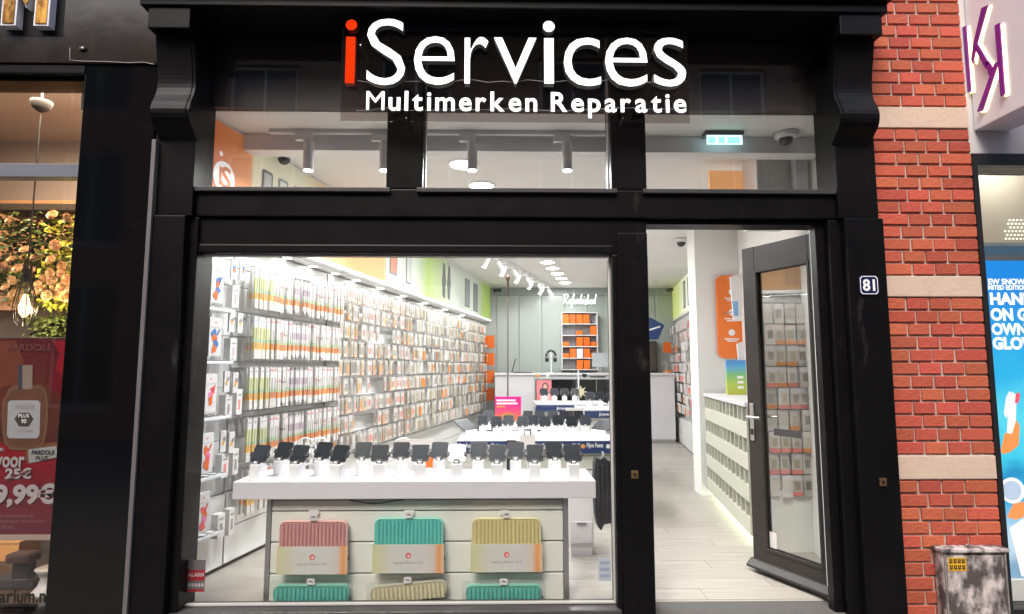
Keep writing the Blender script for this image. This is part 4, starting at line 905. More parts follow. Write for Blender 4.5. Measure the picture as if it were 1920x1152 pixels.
# deeper tables with navy banners
def deep_table(px0, px1, pytop, pyb0, pyb1, Y, label, dep=.7):
    z = PZ(1100, pytop, Y); a, b = P(px0, pytop, Y), P(px1, pytop, Y)
    t = thing('display_table', label, 'display table', ((a.x + b.x) / 2, Y + dep / 2, 0))
    bx('table_top', WHITE, t, a.x, b.x, Y, Y + dep, z - .05, z, .004)
    bb = bx('banner', NAVY, t, a.x, b.x, Y - .006, Y - .001, PZ(1100, pyb1, Y), PZ(1100, pyb0, Y), .001)
    ff = front(Y - .0062); text('banner_text', 'Joyeux Noël', ff, a.x + (b.x - a.x) * .28, a.x + (b.x - a.x) * .75, PZ(1100, pyb1 - 3, Y), PZ(1100, pyb0 + 3, Y), .001, TEXTW, bb, bold=.02)
    bx('base_core', WHITEW, t, a.x + .1, b.x - .1, Y + .06, Y + dep - .05, 0, z - .051, .003); bx('kick_board', ALU, t, a.x + .11, b.x - .11, Y + .05, Y + .059, .002, .08, .002)
    return t, z, a.x, b.x
t3, z3, x30, x31 = deep_table(1005, 1140, 757, 760, 772, 4.6, 'farther white display table with a short navy banner in the middle of the shop')
t4, z4, x40, x41 = deep_table(1090, 1205, 768, 771, 784, 3.6, 'white display table with a navy banner partly hidden by the door post')
for k in range(5):
    o = copy_tree(hA); o.location = (x40 + .12 + k * .13, 3.72 + .06 * (k % 2), z4 + .0005); o.rotation_euler = (0, 0, R(-15 + 8 * k)); o['label'] = 'dark phone on a pillar, %s along the banner table by the door post' % ORD[k]; o['group'] = 'phones on the deep tables'
for k in range(4):
    o = copy_tree(hA); o.location = (x30 + .12 + k * .14, 4.75, z3 + .0005); o.rotation_euler = (0, 0, R(10 - 8 * k)); o['label'] = 'dark phone on a pillar, %s from the left on the farther middle table' % ORD[k]; o['group'] = 'phones on the deep tables'
c = P(1080, 770, 4.3)
t, a, b = standing_card(1060, 1096, 765, 792, 3.2, CARD, 'picture_card', 'white card with two dark figures above the second table phones', 'card')
for px in (1070, 1084): MB().prism(front(3.2), rrect(PX(px - 4, 780, 3.2), PX(px + 5, 780, 3.2), a.z + .01, b.z - .03, .01, 2), .0005, .001).build('printed_block', mat('print_brown_dark', (.06, .04, .035), .5), t)
bx('stem', ALU, t, (a.x + b.x) / 2 - .01, (a.x + b.x) / 2 + .01, 3.205, 3.215, 0, b.z - .02, .001); bx('foot', ALU, t, (a.x + b.x) / 2 - .12, (a.x + b.x) / 2 + .12, 3.1, 3.3, 0.0005, .01, .002)
# luggage-like black bag and white pedestal right of the front table
Yp = .95
t, a, b = standing_card(1068, 1112, 932, 1024, Yp, WHITE, 'pedestal', 'white pedestal with a drawer and an orange box on top, right of the front table', 'pedestal', .3)
MB().fbox(front(Yp), a.x + .01, b.x - .01, a.z + .02, a.z + .17, .0005, .012).build('drawer', WHITE, t, .003); MB().fbox(front(Yp), a.x + .05, b.x - .05, a.z + .15, a.z + .165, .0125, .02).build('drawer_lip', ALU, t, .001)
bx('plinth', WHITE, t, a.x + .01, b.x - .01, Yp + .01, Yp + .29, 0, a.z + .001, .002)
ox = thing('orange_box', 'flat orange and white box on the white pedestal', 'box', ((a.x + b.x) / 2, Yp, b.z))
bx('lid', ORANGE, ox, a.x + .02, b.x - .02, Yp + .01, Yp + .15, b.z + .020, b.z + .045, .002); bx('tray', CARD, ox, a.x + .022, b.x - .022, Yp + .012, Yp + .148, b.z + .0005, b.z + .0195, .001)
Yg = .62; bag = thing('black_backpack', 'black quilted backpack hanging at the right end of the front table', 'backpack', (PX(1133, 870, Yg), Yg, PZ(1133, 985, Yg)))
fb_ = front(Yg); QB = mat('black_quilted_fabric', (.018, .018, .020), .75, noise=.5, nscale=40, col2=(.03, .03, .032), bump=.5, bscale=25)
pts = [(1115, 872), (1118, 858), (1126, 862), (1134, 857), (1143, 866), (1152, 862), (1158, 880), (1160, 940), (1158, 984), (1146, 982), (1133, 984), (1128, 996), (1122, 990), (1117, 968), (1114, 920)]
poly = [(P(*q_, Yg).x, P(*q_, Yg).z) for q_ in pts][::-1]
MB().prism(fb_, poly, -.10, 0).build('body', QB, bag, .006)
for k in range(5): u = PX(1120 + k * 8, 900, Yg); MB().fbox(fb_, u, u + .018, PZ(1130, 970, Yg), PZ(1130, 872, Yg), .0, .012).build('quilt_rib', QB, bag, .005)
cc = P(1134, 858, Yg); MB().tube([(cc.x, Yg + .05, cc.z - .01), (cc.x, Yg + .05, cc.z + .02), (cc.x - .01, Yg + .05, cc.z + .03)], .006, 6).build('loop', WHITEP, bag)
hk = thing('bag_hook', 'chrome hook arm holding the black backpack', 'hook', (cc.x, Yg + .05, cc.z)); MB().tube([(tx1 - .001, Yg + .05, tz1 - .03), (cc.x, Yg + .05, tz1 - .03)], .006, 8).build('arm', CHROME, hk); MB().tube([(cc.x - .005, Yg + .05, tz1 - .03), (cc.x - .005, Yg + .05, cc.z + .03)], .005, 8).build('hook_tip', CHROME, hk)

# ================================================================== BACK OF THE SHOP
YCt = 7.35; cz = PZ(1200, 700, YCt)
ct = thing('service_counter', 'long white service counter at the back of the shop', 'counter', (1.2, YCt, 0))
cx0, cx1 = PX(928, 760, YCt), PX(1266, 760, YCt)
for k in range(4):
    a = cx0 + (cx1 - cx0) * k / 4; bx('front_panel', WHITE, ct, a + .003, a + (cx1 - cx0) / 4 - .003, YCt, YCt + .03, .06, cz - .04, .003)
bx('carcass', WHITEW, ct, cx0 + .01, cx1 - .01, YCt + .031, YCt + .55, .002, cz - .041, 0); bx('top', WHITE, ct, cx0 - .01, cx1, YCt - .03, YCt + .58, cz - .039, cz, .004); bx('kick_board', ALU, ct, cx0 + .01, cx1 - .01, YCt + .012, YCt + .03, .002, .058, 0)
# black glass front display with pink poster
Yd = 6.3; a, b = P(1004, 766, Yd), P(1152, 712, Yd)
ds = thing('display_cabinet', 'black glass display cabinet in front of the white counter', 'cabinet', ((a.x + b.x) / 2, Yd, 0))
bx('black_front', mat('black_glass_front', (.012, .012, .013), .08), ds, a.x, b.x, Yd, Yd + .5, .12, b.z, .004); bx('top', mat('pale_glass_top', (.40, .45, .42), .1), ds, a.x - .01, b.x + .01, Yd - .01, Yd + .52, b.z + .001, b.z + .03, .004); bx('plinth', ALU, ds, a.x + .02, b.x - .02, Yd + .02, Yd + .48, .002, .118, 0)
for px in (1022, 1080, 1118): bx('glass_edge', ALU, ds, PX(px, 740, Yd), PX(px, 740, Yd) + .008, Yd - .003, Yd - .0005, .14, b.z - .01, 0)
p0_, p1_ = P(1006, 752, Yd - .02), P(1034, 713, Yd - .02)
pp = thing('pink_poster', 'small pink portrait poster at the left end of the black cabinet', 'poster', ((p0_.x + p1_.x) / 2, Yd - .02, p0_.z)); fp = front(Yd - .02)
MB().fbox(fp, p0_.x, p1_.x, p0_.z, p1_.z, -.01, 0).build('panel', mat('pink_poster_paper', (.72, .22, .24), .5), pp)
MB().prism(fp, circ((p0_.x + p1_.x) / 2 + .02, p1_.z - .11, .055, 14, .07), .0005, .001).build('printed_shape', mat('print_brown', (.16, .07, .05), .5), pp); MB().prism(fp, circ((p0_.x + p1_.x) / 2 + .02, p1_.z - .11, .032, 14, .045), .0011, .0016).build('printed_shape', mat('print_skin', (.62, .40, .30), .5), pp)
MB().prism(fp, [(p0_.x + .05, p0_.z + .005), (p1_.x - .01, p0_.z + .005), (p1_.x - .03, p1_.z - .22), ((p0_.x + p1_.x) / 2 + .02, p1_.z - .17), (p0_.x + .07, p1_.z - .22)], .0005, .001).build('printed_shape', mat('print_pale_pink', (.74, .48, .46), .5), pp)
# items on the counter
def solid(name, label, cat, px0, px1, py0, py1, Y, th, m_, extra=None, z0=None):
    a, b = P(px0, py1, Y), P(px1, py0, Y); t = thing(name, label, cat, ((a.x + b.x) / 2, Y, z0 if z0 is not None else a.z)); MB().box(a.x, b.x, Y, Y + th, z0 if z0 is not None else a.z, b.z).build('body', m_, t, .004)
    return t, a, b
t, a, b = solid('desk_monitor', 'grey back of a desk monitor on the counter near the orange shelf', 'monitor', 1111, 1140, 662, 688, YCt + .2, .03, mat('monitor_grey', (.40, .42, .43), .4)); bx('stand', ALU, t, (a.x + b.x) / 2 - .03, (a.x + b.x) / 2 + .03, YCt + .24, YCt + .26, cz + .0005, a.z + .05, .002); bx('foot', ALU, t, (a.x + b.x) / 2 - .1, (a.x + b.x) / 2 + .1, YCt + .18, YCt + .32, cz + .0004, cz + .012, .002)
c = P(985, 690, YCt + .2); t = thing('laptop', 'open dark laptop on a stand on the counter', 'laptop', (c.x, YCt + .2, cz))
fr = Frame((c.x - .05, YCt + .25, cz + .02), (1, 0, 0), (.25, 0, .97)); MB().fbox(fr, -.20, -.185, 0, .25, -.15, .15).build('lid', DARKP, t, .003); bx('keyboard', DARKP, t, c.x - .22, c.x + .12, YCt + .1, YCt + .4, cz + .001, cz + .018, .003); bx('key_area', TEXTG, t, c.x - .2, c.x + .1, YCt + .12, YCt + .38, cz + .0185, cz + .02, 0)
c = P(1033, 668, YCt + .15); t = thing('headphone_stand', 'black headphones on a white stand on the back counter', 'headphones', (c.x, YCt + .15, cz))
MB().tube([(c.x + .085 * math.cos(q_), YCt + .15, c.z + .0 + .10 * math.sin(q_)) for q_ in [R(-25 + 230 * i / 14) for i in range(15)]], .02, 8).build('headband', DARKP, t)
for s in (-1, 1): MB().tube([(c.x + s * .045, YCt + .15, c.z - .05), (c.x + s * .105, YCt + .15, c.z - .05)], .06, 14).build('ear_cup', DARKP, t)
MB().tube([(c.x, YCt + .15, cz + .001), (c.x, YCt + .15, c.z + .08)], .01, 8).build('stem', WHITEP, t); MB().lathe((c.x, YCt + .15, cz), [(.06, .0005), (.06, .008), (.01, .012)], 14).build('foot', WHITEP, t)
for k, (px, m_, lb) in enumerate(((1008, ORANGE2, 'small orange bowl on the black cabinet'), (1027, CARD, 'small white card holder on the black cabinet'), (1096, DARKP, 'small black speaker on the black cabinet'), (1120, DARKP, 'black keyboard shape on the black cabinet'))):
    c = P(px, 706, Yd + .2); zt = ds.children[0].location; a = P(1004, 766, Yd); zc_ = P(1152, 712, Yd).z + .031
    t = thing(('bowl', 'card_holder', 'speaker', 'keyboard')[k], lb, ('bowl', 'card holder', 'speaker', 'keyboard')[k], (c.x, Yd + .2, zc_))
    w_ = (.04, .035, .04, .13)[k]; h_ = (.05, .07, .06, .02)[k]
    MB().lathe((c.x, Yd + .2, zc_), [(w_ * .6, .0005), (w_, h_ * .6), (w_ * .95, h_)], 14).build('body', m_, t) if k != 3 else bx('body', m_, t, c.x - w_, c.x + w_, Yd + .15, Yd + .27, zc_ + .0005, zc_ + h_, .004)
    if k != 3: MB().lathe((c.x, Yd + .2, zc_), [(w_ * .5, h_ + .0005), (w_ * .4, h_ + .01)], 12).build('cap', WHITEP if k == 2 else m_, t)
    else: bx('keys', TEXTG, t, c.x - w_ + .01, c.x + w_ - .01, Yd + .16, Yd + .26, zc_ + h_ + .0003, zc_ + h_ + .004, 0)
# star lamp on a pole at the cabinet
c = P(1085, 735, 5.9); t = thing('star_decoration', 'cream star ornament on a thin white pole before the black cabinet', 'ornament', (c.x, 5.9, z3))
MB().tube([(c.x, 5.9, 0.001), (c.x, 5.9, PZ(1085, 695, 5.9))], .012, 8).build('pole', WHITEP, t); bx('foot', WHITEP, t, c.x - .12, c.x + .12, 5.8, 6.0, 0.0005, .012, .003)
st = []
for k in range(16): rr_ = .10 if k % 2 == 0 else .045; st.append((c.x + .03 + rr_ * math.cos(k * math.pi / 8), c.z - .0 + rr_ * math.sin(k * math.pi / 8)))
MB().prism(front(5.86), st, -.02, 0).build('star', mat('cream_star', (.66, .60, .42), .5), t)
# orange shelf with boxes
Ys = YB - .22
a, b = P(1055, 693, Ys), P(1119, 586, Ys)
sh = thing('wall_shelf', 'white five tier wall shelf holding orange boxes under the neon word', 'shelf', ((a.x + b.x) / 2, Ys, a.z))
H5 = (b.z - a.z) / 5
for k in range(6): bx('shelf_board', WHITEP, sh, a.x, b.x, Ys, YB - .021, a.z + k * H5 - .012, a.z + k * H5, .002)
bx('back_panel', mat('grey_shelf_back', (.26, .26, .27), .6), sh, a.x, b.x, YB - .04, YB - .0215, a.z, b.z - .013, 0)
for s in (a.x - .012, b.x): bx('side_panel', WHITEP, sh, s, s + .012, Ys, YB - .021, a.z - .012, b.z, .001)
lay = ['OOOOG', 'gooOb', 'ggOOo', 'oOwOo', 'ggOO.'] ; OB_ = mat('orange_box_card', (.70, .14, .01), .45, rand=.1)
lay = ['OOOOG', 'ggogO', 'ogOOo', 'oOwOo', 'ggOO.']
cw = (b.x - a.x) / 5; nb = 0
for r_, row in enumerate(lay):
    for k, ch in enumerate(row):
        if ch in 'Oow':
            hh = H5 * (.86 if ch != 'o' else .45); zb_ = a.z + (4 - r_) * H5 + .0005
            o = bx('orange_box' if ch != 'w' else 'white_box', OB_ if ch != 'w' else CARD, None, a.x + k * cw + .008, a.x + (k + 1) * cw - .008, Ys + .01, Ys + .12, zb_, zb_ + hh - .012, .002, label='%s box in column %s of the %s tier of the wall shelf' % ('tall orange' if ch == 'O' else 'low orange' if ch == 'o' else 'white pictured', ['one', 'two', 'three', 'four', 'five'][k], ORD[r_]), cat='box', group='boxes on the wall shelf')
nsn = thing('neon_sign', 'white neon script word Refurbished above the orange shelf', 'neon sign', ((a.x + b.x) / 2, YB - .03, PZ(1085, 575, YB)))
u0, u1 = PX(1055, 563, YB), PX(1116, 563, YB)
GL = {'R': (1.5, [[(.1, 0), (.45, 2.0)], [(-.1, 1.7), (.4, 2.05), (1.1, 2.0), (1.3, 1.6), (1.0, 1.15), (.35, 1.0), (.8, .6), (1.2, 0), (1.5, .15)]]), 'e': (.8, [[(0, .15), (.3, .5), (.6, .7), (.5, 1), (.2, .8), (.2, .2), (.45, 0), (.8, .25)]]),
 'f': (.7, [[(0, .2), (.4, 1.2), (.7, 1.9), (.55, 2.2), (.35, 1.6), (.25, 0), (.1, -.9), (.0, -.6), (.4, .1), (.7, .2)]]), 'u': (.9, [[(0, .15), (.2, .95), (.2, .2), (.45, 0), (.7, .9), (.65, .1), (.9, .15)]]), 'r': (.7, [[(0, .15), (.25, 1.05), (.55, .9), (.5, .1), (.7, .15)]]),
 'b': (.85, [[(0, .2), (.4, 1.6), (.5, 2.1), (.25, 1.6), (.2, .1), (.5, 0), (.7, .6), (.55, .9), (.85, .8)]]), 'i': (.4, [[(0, .2), (.2, .95), (.2, .1), (.4, .15)], [(.27, 1.4), (.32, 1.5)]]), 's': (.6, [[(0, .1), (.3, 1.05), (.5, .4), (.3, 0), (.05, .1), (.6, .2)]]),
 'h': (.9, [[(0, .2), (.45, 1.7), (.5, 2.1), (.25, 1.7), (.15, 0), (.35, .85), (.6, .9), (.6, .1), (.9, .15)]]), 'd': (.9, [[(.65, .85), (.35, .95), (.1, .4), (.3, 0), (.6, .5), (.85, 2.1), (.65, .1), (.95, .1)]])}
tw = sum(GL[ch][0] for ch in 'Refurbished'); sx_ = (u1 - u0) / tw; vz0, vz1 = PZ(1085, 571, YB), PZ(1085, 552, YB); sz_ = (vz1 - vz0) / 2.1; xx = u0
for ch in 'Refurbished':
    m = MB()
    for st_ in GL[ch][1]: m.tube([(xx + (px_ + .12 * pz_) * sx_, YB - .045, vz0 + pz_ * sz_) for px_, pz_ in st_], .0065, 6)
    m.build('neon_letter', EMW, nsn); xx += GL[ch][0] * sx_
bx('mount', CLEAR, nsn, u0, u1, YB - .034, YB - .0205, PZ(1085, 575, YB), PZ(1085, 552, YB), 0)
# blue pentagon sign, dark monitor niche, tap seen through the doorway
c = P(1222, 617, 7.0); pg = [(P(x_, y_, 7.0).x, P(x_, y_, 7.0).z) for x_, y_ in ((1196, 637), (1234, 637), (1246, 610), (1220, 596), (1196, 600))]
t = thing('hanging_sign', 'navy blue pentagon sign hanging in the back of the shop', 'sign', (c.x, 7.0, c.z)); MB().prism(front(7.0), pg, -.02, 0).build('panel', mat('navy_sign', (.02, .05, .18), .4), t)
MB().prism(front(7.0), [(PX(1206, 622, 7), PZ(1206, 624, 7)), (PX(1238, 614, 7), PZ(1238, 614, 7)), (PX(1238, 612, 7), PZ(1238, 611, 7)), (PX(1206, 620, 7), PZ(1206, 621, 7))], .0005, .001).build('text_line', TEXTW, t)
MB().tube([(c.x + .1, 7.01, PZ(1220, 600, 7.0)), (c.x + .1, 7.01, ZC)], .003, 5).build('cord', ALU, t)
t, a, b = solid('dark_cabinet', 'dark niche cabinet behind the counter seen through the doorway', 'cabinet', 1215, 1231, 640, 699, YB - .2, .17, mat('dark_brown_cabinet', (.05, .045, .04), .4)); MB().box(a.x + .02, b.x - .02, YB - .208, YB - .2005, a.z + .03, b.z - .03).build('door', mat('dark_brown_cabinet2', (.07, .06, .05), .3), t, .003)
c = P(1249, 685, YCt + .3); t = thing('gooseneck_tap', 'thin steel tap on the back counter by the doorway', 'tap', (c.x, YCt + .3, cz))
MB().tube([(c.x, YCt + .3, cz + .001), (c.x, YCt + .3, cz + .16), (c.x - .02, YCt + .3, cz + .20), (c.x - .06, YCt + .3, cz + .20), (c.x - .08, YCt + .3, cz + .15)], .009, 8).build('spout', STEEL, t); MB().lathe((c.x, YCt + .3, cz), [(.02, .0005), (.02, .02), (.01, .03)], 10).build('base', STEEL, t)

# ================================================================== RIGHT SIDE
def Yr(Y): return (YB - Y) / -WR.U.y
fr2 = thing('frieze_lightbox', 'short green backlit picture frieze above the right wall at the back', 'lightbox', WR.p(1, ZFR, 0))
link('light_panel', MB().box(.05, Yr(5.4), ZFR + .02, ZC - .03, 0, .05).mesh('light_panel', ramp_mat('right_frieze_print', [(0, (.50, .58, .16)), (1.0, (.58, .64, .30)), (1.6, (.70, .72, .55)), (2.9, (.72, .76, .66))], 0, .5, .28)), fr2, WR.M())
MB().fbox(WR, .05, Yr(5.4), ZFR - .01, ZFR + .018, 0, .06).build('bottom_trim', WHITEP, fr2); MB().fbox(WR, Yr(5.4) + .001, Yr(5.4) + .03, ZFR - .01, ZC - .01, 0, .07).build('end_trim', WHITEP, fr2)
for u in (1.55, 2.05): o = MB().prism(WR, rrect(u, u + .26, ZFR + .1, ZC - .1, .02, 3), .0505, .053).build('printed_phone', PH1, fr2); MB().prism(WR, rrect(u + .03, u + .23, ZFR + .13, ZC - .13, .012, 3), .0531, .055).build('printed_screen', mat('printed_pale2', (.50, .54, .48), .5), o)
rbay = thing('slatwall_bay', 'white slatwall bay on the right wall beyond the pier', 'slatwall', WR.p(2, 0, 0))
z = .45
while z < ZFR - .2: MB().fbox(WR, .05, Yr(3.2), z + .004, z + .172, 0, .012).build('slat', GREYW, rbay, .002); z += .176
MB().fbox(WR, .05, Yr(3.2), .02, .44, 0, .10).build('plinth', DRW, rbay, .004)
stuff_packs('far_packs', WR, .1, Yr(3.25), [2.12 - .176 * k for k in range(9)], .085, .065, .15, .14, [WB, WC, WB, CARD, OR, PINKC, GREYC, WC], 'mass of small packs hanging on the right wall beyond the pier', 9, .18)
for z, cm in ((1.62, ORANGE), (1.1, OR), (.85, SR)): MB().fbox(WR, .5, .56, z, z + .2, .16, .30).build('orange_pack', cm, bevel=.003, label='%s hanging pack at the far end of the right wall' % {1.62: 'upper orange', 1.1: 'middle orange', .85: 'lower red'}[z], cat='pack')
# pier
pxa, pxb = PX(1306, 600, 2.95), 2.12 + .16 * 2.95
bx('wall_pier', WHITEW, None, pxa, pxb + .1, 2.95, 3.2, 0, ZC - .001, .004, kind='structure')
# bin unit
b0, b1 = Vector((1.885, 1.16, 0)), Vector((2.165, 2.93, 0))
FBn = Frame(b1, b0 - b1); BL = (b0 - b1).length
BT = PZ(1322, 737, 2.93)
bu = thing('bin_counter', 'pale green storage counter with rows of small open bins along the right wall', 'counter', FBn.p(BL / 2, 0, -.2))
BING = mat('pale_sage_board', (.56, .57, .48), .45, noise=.8, nscale=2, col2=(.52, .53, .44))
oh, nr, nc = .115, 4, 12
bh = (BT - .06 - nr * oh - .05) / nr
zz = BT - .035
MB().fbox(FBn, -.01, BL + .01, BT - .034, BT, -.42, .012).build('top_slab', WHITE, bu, .003)
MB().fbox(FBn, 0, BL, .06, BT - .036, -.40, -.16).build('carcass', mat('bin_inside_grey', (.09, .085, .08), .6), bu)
MB().fbox(FBn, -.018, -.001, .03, BT - .036, -.40, .003).build('end_panel', WHITE, bu, .002)
ri = random.Random(8)
for r_ in range(nr):
    z1_ = zz; z0_ = z1_ - oh
    for k in range(nc + 1):
        u = BL * k / nc; MB().fbox(FBn, max(0, u - .009), min(BL, u + .009), z0_, z1_, -.159, -.002).build('divider', BING, bu)
    for k in range(nc):
        if ri.random() < .8:
            u = BL * (k + .5) / nc; hh = ri.uniform(.04, .085); MB().fbox(FBn, u - .045, u + .045, z0_ + .0005, z0_ + hh, -.14, -.03).build('small_stock_box', ri.choice((GREYC, CASEM, DARKP, CARD, mat('brown_box', (.25, .12, .03), .5))), bevel=.002, label='small stock box in bin %s of the %s bin row' % (['one', 'two', 'three', 'four', 'five', 'six', 'seven', 'eight', 'nine', 'ten', 'eleven', 'twelve', 'thirteen', 'fourteen'][k], ORD[r_]), cat='stock box', group='stock boxes in the bin counter')
    MB().fbox(FBn, 0, BL, z0_ - bh, z0_ - .001, -.159, 0).build('bin_front', BING, bu, .003)
    zz = z0_ - bh
MB().fbox(FBn, .0, BL, .012, .030, -.10, -.09).build('floor_led', mat('led_floor', (.9, .95, .7), .4, emit=(.92, 1, .70), es=9), bu)
MB().fbox(FBn, .0, BL, .0, .058, -.38, -.11).build('plinth', WHITE, bu)
# signs on the pier / counter
Yo = 2.90; a, b = P(1348, 672, Yo), P(1420, 517, Yo)
t = thing('orange_sign', 'tall orange rounded sign with white icons on the white pier', 'sign', ((a.x + b.x) / 2, Yo, a.z)); MB().prism(front(Yo), rrect(a.x, b.x, a.z, b.z, .07), -.03, 0).build('panel', mat('orange_sign_face', (.86, .20, .03), .4), t)
for py in (548, 586, 624):
    c = P(1372, py, Yo); MB().prism(front(Yo), circ(c.x, c.z, .035, 16), .0005, .002).build('icon', TEXTW, t)
    for j, wd in enumerate((.08, .055)): MB().fbox(front(Yo), c.x - wd, c.x + wd, c.z - .075 - j * .022, c.z - .062 - j * .022, .0005, .0015).build('caption', TEXTW, t)
for nm, lb, pts in (('white_flyer', 'white flyer leaning out in front of the orange sign', ((1369, 520), (1392, 512), (1392, 602), (1376, 602))), ('white_flyer', 'white and magenta flyer below the orange sign', ((1382, 645), (1396, 640), (1398, 728), (1390, 728)))):
    yy = 2.55; poly = [(P(*q_, yy).x, P(*q_, yy).z) for q_ in pts][::-1]; t = thing(nm, lb, 'flyer', (poly[0][0], yy, poly[0][1])); MB().prism(front(yy), poly, -.02, 0).build('panel', WB, t)
    u0, v0 = poly[0]; MB().prism(front(yy), [(u0 + .0, v0 + .05), (u0 + .05, v0 + .05), (u0 + .05, v0 + .2), (u0 - .01, v0 + .2)], .0005, .001).build('printed_patch', mat('print_blue', (.2, .4, .65), .5) if 'orange' in lb and 'below' not in lb else SPK, t)
    MB().tube([(u0 + .03, yy + .01, v0 + .1), (u0 + .03, 2.96, v0 + .1)], .006, 6).build('bracket', ALU, t)
a, b = P(1364, 740, 2.5), P(1398, 676, 2.5)
t = thing('brochure_holder', 'brochure stand in blue and green on the bin counter', 'brochure stand', ((a.x + b.x) / 2, 2.5, a.z)); link('brochure', MB().box(a.x, b.x, 0, b.z - BT, -.03, 0).mesh('brochure', ramp_mat('brochure_print', [(0, (.50, .52, .06)), (.10, (.42, .55, .08)), (.2, (.20, .50, .20)), (.27, (.10, .38, .62)), (.34, (.05, .22, .60))], 1, .4)), t, front(2.5).M(0, BT + .001, 0))
for k in range(3): MB().fbox(front(2.5), b.x - .09, b.x - .03, BT + .06 + k * .05, BT + .085 + k * .05, .0005, .001).build('printed_text', TEXTW, t)
# rack with case packs behind the open door
Yk = 1.02; ra, rb_ = PX(1406, 700, Yk), PX(1545, 700, Yk)
rk = thing('case_rack', 'white rack of hanging case packs behind the open glass door', 'rack', ((ra + rb_) / 2, Yk, 0)); fk = front(Yk)
bx('back_board', GREYW, rk, ra, rb_, Yk, Yk + .04, .45, 1.93, .003); bx('header', mat('peach_header', (.66, .36, .18), .5), rk, ra, rb_, Yk - .02, Yk + .04, 1.932, 2.24, .003); bx('header_rail', WHITEP, rk, ra, rb_, Yk - .03, Yk - .001, 1.90, 1.928, .002); bx('base', DRW, rk, ra, rb_, Yk - .02, Yk + .04, 0, .445, .003)
kp = [MB().box(-.036, .036, -.15, 0, -.012, 0, 0).mesh('case_pack', WB)]
def kpack(c1, c2):
    m = MB(); m.box(-.036, .036, -.035, .0, -.012, 0, 0); m.box(-.036, .036, -.118, -.035, -.012, 0, 1); m.box(-.036, .036, -.15, -.118, -.012, 0, 2); m.box(-.018, .018, -.105, -.045, .0002, .003, 3); return m.mesh('case_pack', [WB, WC, c2, c1])
kps = [kpack(CREAM, ORANGE2), kpack(WC, WB), kpack(BEI, PINKC), kpack(GREYC, WC)]
for r_ in range(9):
    z = 1.82 - r_ * .158; bx('hook_rail', ALU, rk, ra + .01, rb_ - .01, Yk - .012, Yk - .001, z + .008, z + .018, .001); u = ra + .05; k = 0
    while u < rb_ - .03:
        o = link('case_pack', ri.choice(kps), None, fk.M(u, z, .06 + ri.uniform(-.02, .02)) @ Matrix.Rotation(ri.uniform(-.15, .15), 4, 'Y')); tag(o, 'case pack, %s from the left in the %s row of the rack behind the door' % (nth(k), ORD[r_]), 'phone case pack', 'packs on the rack behind the door, %s row' % ORD[r_]); u += .083; k += 1

# ================================================================== STICKERS ON THE WINDOW
a, b = P(348, 1110, -.002), P(386, 1050, -.002)
t = thing('alarm_sticker', 'red and grey alarm warning sticker in the lower left corner of the display window', 'sticker', ((a.x + b.x) / 2, -.001, a.z)); fs = front(-.0012); h_ = b.z - a.z
MB().fbox(fs, a.x, b.x, a.z, b.z, 0, .0006).build('grey_sheet', mat('sticker_grey', (.13, .12, .125), .5), t); MB().fbox(fs, a.x, b.x, a.z + h_ * .35, a.z + h_ * .68, .0008, .0012).build('red_band', mat('sticker_red', (.30, .02, .03), .5), t); MB().fbox(fs, a.x, b.x, a.z, a.z + h_ * .08, .0008, .0012).build('red_band', MATS['sticker_red'], t)
text('sticker_text', 'ALARM', fs, a.x + .008, b.x - .006, a.z + h_ * .47, a.z + h_ * .60, .0015, mat('sticker_print', (.45, .40, .40), .5), t, bold=.02)
for k in range(5): MB().fbox(fs, a.x + .012 + k * .018, a.x + .024 + k * .018, a.z + h_ * .16, a.z + h_ * .26, .0008, .0012).build('sticker_print', MATS['sticker_print'], t)
a, b = P(1122, 1090, -.002), P(1146, 1047, -.002)
t = thing('small_sticker', 'small pale blue sticker in the lower right corner of the display window', 'sticker', ((a.x + b.x) / 2, -.001, a.z)); MB().fbox(fs, a.x, b.x, a.z, b.z, 0, .0006).build('sheet', mat('sticker_pale_blue', (.42, .46, .52), .5), t)
for k in range(3): MB().fbox(fs, a.x + .01, b.x - .012, a.z + .02 + k * .035, a.z + .038 + k * .035, .0008, .0012).build('printed_block', mat('sticker_dim_blue', (.28, .33, .42), .5), t)

# ================================================================== LEFT NEIGHBOUR: PERFUME SHOP
ls = thing('perfume_shopfront', 'glossy black perfume shop front at the left edge', 'shopfront', (-3, -.1, STREETZ))
LXr = PX(180, 158, 0); LXc = PX(279, 400, -.1) - .002
zf = PZ(90, 120, -.10)
bx('fascia', BLACKF, ls, -4.6, LXc, -.11, .1, zf, ZTOP, .004)
bx('fascia_trim', BLACK, ls, -4.6, LXr - .002, -.10, .1, PZ(90, 140, -.09), zf - .003, .008); bx('fascia_trim', BLACK, ls, -4.6, LXr - .004, -.06, .1, PZ(90, 157, -.03), PZ(90, 140, -.09) - .002, .006)
bx('column', BLACKG, ls, LXr, LXc, -.095, .1, STREETZ, zf - .002, .003)
FRG = mat('slate_grey_frame', (.16, .17, .20), .4)
zb1, zb0 = PZ(90, 310, 0), PZ(90, 335, 0)
bx('cross_bar', FRG, ls, -4.6, LXr - .001, -.03, .05, zb0, zb1, .004)
bx('window_pane', WIN, ls, -4.6, LXr - .002, 0, .008, .02, zb0 - .002, 0); bx('window_pane', WIN, ls, -4.6, LXr - .002, 0, .008, zb1 + .002, PZ(90, 157, -.03), 0)
bx('stall_riser', BLACKG, ls, -4.6, LXr - .001, -.05, .1, STREETZ, .018, .004)
